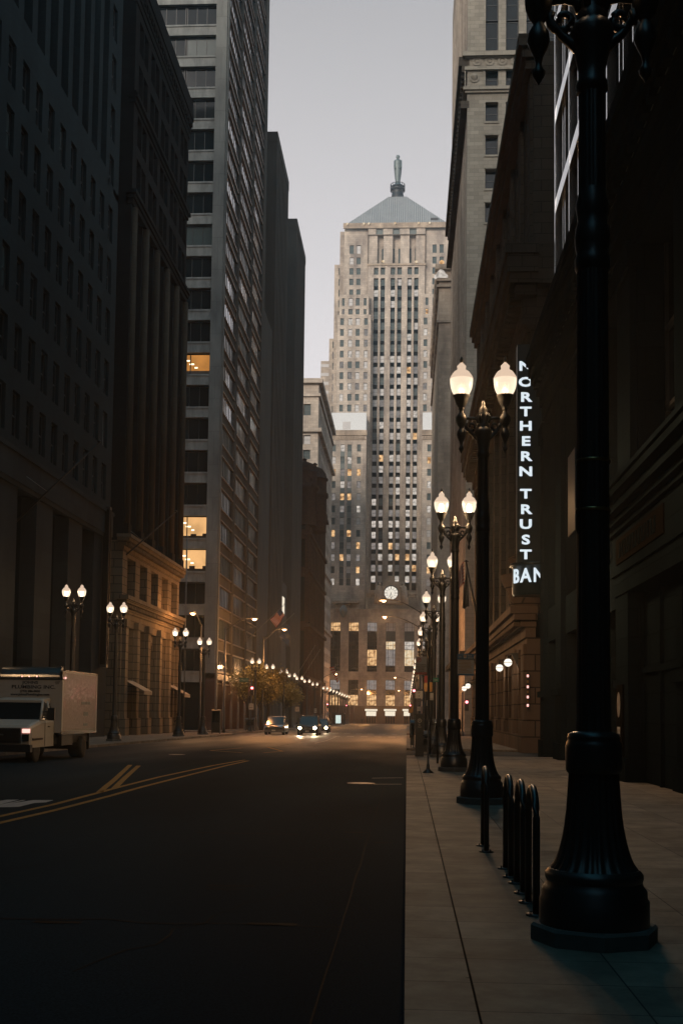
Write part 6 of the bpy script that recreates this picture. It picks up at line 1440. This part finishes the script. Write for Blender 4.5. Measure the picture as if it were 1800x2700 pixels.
fp(786, 1774, 215, 831, 1702, 'nearer bare angled flagpole on the farther ribbed block', cable=False); fp(798, 1785, 219, 843, 1714, 'farther bare angled flagpole on the farther ribbed block', cable=False)
def flag(label, corners, mats, stripes=True, canton=None):
    """corners px: top-hoist, top-fly, bottom-fly, bottom-hoist at distance Y; hangs in folds"""
    Y, C4 = corners; P = [Vector((at(*c, Y)[0], Y, at(*c, Y)[1])) for c in C4]
    r = empty('flag', P[0], label, 'flag'); b = MB(); nu, nv = 14, 13
    def Q(u, v): p = P[0].lerp(P[1], u).lerp(P[3].lerp(P[2], u), v); return p+Vector((0, .16*math.sin(u*11+v*2)*(.3+u), .05*math.sin(u*7)))
    c2 = MB()
    for i in range(nu):
        for j in range(nv):
            tgt = c2 if canton and i < nu*canton[0] and j < nv*canton[1] else b
            tgt.quad(Q(i/nu, j/nv), Q((i+1)/nu, j/nv), Q((i+1)/nu, (j+1)/nv), Q(i/nu, (j+1)/nv), (j % 2) if stripes else 0)
    b.build('cloth', mats, r, fix=False)
    if c2.v: c2.build('canton', ['cloth_blue', 'cloth_blue'], r, fix=False)
flag('striped flag hanging from the angled pole on the left glass tower', (149, [(741, 1604), (712, 1634), (728, 1656), (750, 1622)]), ['cloth_red', 'cloth_white'], True, (.35, .6))
flag('dark blue flag hanging low before the ribbed block', (158, [(764, 1640), (736, 1678), (761, 1706), (764, 1668)]), ['cloth_blue'], False)
_, _, A6 = fp(868, 1784, 300, 885, 1752, 'short angled flagpole of the distant striped flag', cable=False)
flag('distant drooping striped flag before the far tower', (300, [(868, 1760), (880, 1757), (893, 1795), (888, 1800)]), ['cloth_red', 'cloth_white'], True, None)
r, pb, ptp = fp(1275, 1722, 88, 1228, 1482, 'steep dark flagpole on the bank behind the second right lamp', rad=.11, cable=False)
flag('striped flag beside the third right lamp post', (86, [(1222, 1480), (1203, 1512), (1202, 1556), (1224, 1538)]), ['cloth_red', 'cloth_white'], True, None)
flag('dark green flag hanging right of the striped flag', (85.5, [(1232, 1490), (1222, 1545), (1218, 1605), (1236, 1600)]), ['cloth_dark'], False)

# ================================================================== STREET TREES
def tree(x, y, h, cr_, label, seed, nleaf=3400):
    rnd = random.Random(seed); g = gz(y); r = empty('street_tree', (x, y, g), label, 'tree', 'leafy street trees along the left kerb')
    b = MB(); tips = []; lean = rnd.uniform(-.3, .3)
    b.tube([(x, y, g), (x+lean*.3, y, g+h*.22), (x+lean, y, g+h*.45)], [.16, .11, .08], 8)
    for k in range(9):
        a = rnd.uniform(0, 6.28); s0 = Vector((x+lean*(.5+.5*k/9), y, g+h*(.3+.02*k))); e = Vector((x+lean+cr_*.75*math.cos(a), y+cr_*.75*math.sin(a), g+h*rnd.uniform(.55, .95))); m_ = s0.lerp(e, .5)+Vector((0, 0, .3))
        b.tube([s0, m_, e], [.06, .04, .015], 5); tips += [m_, e]
        for q in range(3): e2 = m_.lerp(e, rnd.random())+Vector((rnd.uniform(-.8, .8), rnd.uniform(-.8, .8), rnd.uniform(.0, .7))); b.tube([m_, e2], [.03, .01], 4); tips.append(e2)
    b.build('trunk', 'bark', r)
    f = MB()
    for k in range(nleaf):
        t_ = rnd.choice(tips); p = Vector((rnd.gauss(0, .42), rnd.gauss(0, .42), rnd.gauss(0, .32)))+t_
        s_ = rnd.uniform(.07, .16); u = Vector((rnd.uniform(-1, 1), rnd.uniform(-1, 1), rnd.uniform(-1, 1))).normalized(); v = u.cross(Vector((rnd.uniform(-1, 1), rnd.uniform(-1, 1), rnd.uniform(-1, 1)))).normalized()
        f.add([p-u*s_, p+v*s_*.6, p+u*s_, p-v*s_*.6], [(0, 1, 2, 3)])
    f.build('crown', 'leaf', r, fix=False)
tl = ['small street tree in front of the glass tower shop windows', 'full crowned street tree behind the silver car', 'street tree just right of the silver car', 'street tree beyond the bright headlit car', 'dim street tree before the second crossing']
for i, (y, h, c_) in enumerate(((127, 7.6, 1.9), (133, 6.8, 2.0), (144, 7.4, 2.3), (158, 7.4, 2.2), (172, 7.0, 2.0))): tree(-17.6+(.5 if i % 2 else 0), y, h, c_, tl[i], i+3)

# ================================================================== PEOPLE
def person(x, y, z, label, pose, coat='cloth_dark'):
    """one skinned body; pose is a dict of joints relative to the feet, facing angle applied after"""
    r = empty('person', (x, y, z), label, 'person')
    J = pose; me = bpy.data.meshes.new('p'); names = list(J.keys()); idx = {n: i for i, n in enumerate(names)}
    ed = [('pelvis', 'belly'), ('belly', 'chest'), ('chest', 'neck'), ('neck', 'head0'), ('head0', 'head1'), ('chest', 'shl'), ('shl', 'ell'), ('ell', 'wrl'), ('wrl', 'hal'), ('chest', 'shr'), ('shr', 'elr'), ('elr', 'wrr'), ('wrr', 'har'),
          ('pelvis', 'hil'), ('hil', 'knl'), ('knl', 'anl'), ('anl', 'tol'), ('pelvis', 'hir'), ('hir', 'knr'), ('knr', 'anr'), ('anr', 'tor')]
    rad = dict(pelvis=.15, belly=.14, chest=.16, neck=.06, head0=.085, head1=.075, shl=.075, shr=.075, ell=.055, elr=.055, wrl=.038, wrr=.038, hal=.035, har=.035, hil=.10, hir=.10, knl=.07, knr=.07, anl=.045, anr=.045, tol=.04, tor=.04)
    me.from_pydata([J[n] for n in names], [(idx[a], idx[c]) for a, c in ed], [])
    o = bpy.data.objects.new('body', me); COL.objects.link(o)
    md = o.modifiers.new('s', 'SKIN'); 
    for n_ in names: v = me.skin_vertices[0].data[idx[n_]]; v.radius = (rad[n_], rad[n_]*(.8 if n_ in ('chest', 'belly') else 1)); v.use_root = n_ == 'pelvis'
    sb = o.modifiers.new('b', 'SUBSURF'); sb.levels = 2
    bpy.context.view_layer.update(); m2 = bpy.data.meshes.new_from_object(o.evaluated_get(bpy.context.evaluated_depsgraph_get()))
    o.modifiers.clear(); o.data = m2; m2.materials.clear(); m2.materials.append(M[coat]); m2.materials.append(M['skin']); o.parent = r
    hz = J['head0'][2]-.03
    for p in m2.polygons:
        p.use_smooth = True
        if p.center.z > hz and p.center.y < J['head0'][1]+.01 or (p.center-Vector(J['hal'])).length < .07 or (p.center-Vector(J['har'])).length < .07: p.material_index = 1
    b = MB(); b.lathe((J['head1'][0], J['head1'][1]+.015, J['head1'][2]-.03), [(.095, 0), (.098, .05), (.085, .09), (.05, .12), (.01, .13)], 12)
    h_ = MB(); h_.merge(b); q = h_.mesh('hair', [M['ink']]); ho = bpy.data.objects.new('hair', q); COL.objects.link(ho); ho.parent = r
    b = MB(); hx_, hy_, hz_ = J['head0']; b.box(hx_-.012, hx_+.012, hy_-.115, hy_-.08, hz_+.03, hz_+.07); b.box(hx_-.045, hx_-.02, hy_-.09, hy_-.08, hz_+.07, hz_+.085); b.box(hx_+.02, hx_+.045, hy_-.09, hy_-.08, hz_+.07, hz_+.085); b.box(hx_-.025, hx_+.025, hy_-.088, hy_-.075, hz_-.005, hz_+.005)
    fo = bpy.data.objects.new('face_features', b.mesh('face', [M['skin']])); COL.objects.link(fo); fo.parent = r
    return r
stand = dict(pelvis=(0, 0, .95), belly=(0, 0, 1.12), chest=(0, 0, 1.34), neck=(0, 0, 1.5), head0=(0, -.01, 1.6), head1=(0, 0, 1.68), shl=(-.18, 0, 1.42), ell=(-.25, .03, 1.14), wrl=(-.24, -.04, .9), hal=(-.24, -.06, .8),
             shr=(.18, 0, 1.42), elr=(.25, .03, 1.14), wrr=(.24, -.04, .9), har=(.24, -.06, .8), hil=(-.1, 0, .9), knl=(-.11, -.01, .5), anl=(-.11, .02, .09), tol=(-.12, -.15, .05), hir=(.1, 0, .9), knr=(.11, -.01, .5), anr=(.11, .02, .09), tor=(.12, -.15, .05))
walk = dict(stand); walk.update(pelvis=(0, 0, .92), chest=(-.10, 0, 1.30), belly=(-.05, 0, 1.1), neck=(-.16, 0, 1.46), head0=(-.2, -.01, 1.55), head1=(-.21, 0, 1.63), shl=(-.12, -.17, 1.38), shr=(-.12, .17, 1.38), ell=(-.3, -.2, 1.12), wrl=(-.42, -.18, .95), hal=(-.48, -.18, .9), elr=(.08, .2, 1.14), wrr=(.14, .18, .9), har=(.15, .17, .82),
            hil=(0, -.09, .88), knl=(-.22, -.1, .5), anl=(-.26, -.1, .09), tol=(-.4, -.1, .05), hir=(0, .09, .88), knr=(.18, .09, .52), anr=(.42, .09, .16), tor=(.36, .09, .04))
x_, _ = at(954, 1905, 318); person(x_, 318, gz(318), 'distant pedestrian in dark clothes standing in the road before the tower', stand)
x_, _ = at(474, 1925, 94.5); person(x_, 94.5, gz(94.5), 'pedestrian in a dark coat striding beside the upright bare pole', walk)

# ================================================================== THE STREET BEHIND THE CAMERA
for (nm, xa, xb, ya, yb, H, lab) in (('rear_office_block', 5.9, 36, -80, 13.6, 62, 'dark office block on the right behind the viewpoint'),
                                     ('rear_office_block', -52, -20.9, -80, 33.6, 78, 'dark office block on the left behind the viewpoint'),
                                     ('rear_office_block', -60, 46, -130, -100, 85, 'office block closing the street behind the viewpoint')):
    B = building(nm, (xa+xb)/2, (ya+yb)/2, lab); b = MB()
    side = xa > 0; mid = xa < -55
    b.box(xa+(.6 if side else 0), xb-(.6 if not side and not mid else 0), ya, yb-(.6 if mid else 0), -1, H, 0); b.build('inner_wall', 'glass_dark', B)
    b = MB(); rows = [(1.2+4*k, 3.6+4*k) for k in range(int(H/4)-1)]
    if mid: facade(b, (xa, yb, -1), UX, UY, xb-xa, -1, H, [(1.5+4*k, 3.7+4*k) for k in range(25)], rows, .5, 0)
    elif side: facade(b, (xa, ya, -1), UY, Wd, yb-ya, -1, H, [(1.5+4*k, 3.7+4*k) for k in range(22)], rows, .5, 0)
    else: facade(b, (xb, ya, -1), UY, E, yb-ya, -1, H, [(1.5+4*k, 3.7+4*k) for k in range(27)], rows, .5, 0)
    b.build('street_wall', 'grey_brick', B)
# ================================================================== EVENING AIR
hz = MB(); hz.box(-760, 760, -190, 900, -8, 215, 0)
hm = bpy.data.materials.new('evening haze'); hm.use_nodes = True; t = hm.node_tree; t.nodes.clear()
o_ = t.nodes.new('ShaderNodeOutputMaterial'); pv = t.nodes.new('ShaderNodeVolumePrincipled')
pv.inputs['Color'].default_value = (0.78, 0.86, 0.90, 1); pv.inputs['Density'].default_value = 0.00042; pv.inputs['Anisotropy'].default_value = 0.55
t.links.new(pv.outputs[0], o_.inputs['Volume'])
tag(hz.build('haze', hm), kind='stuff')
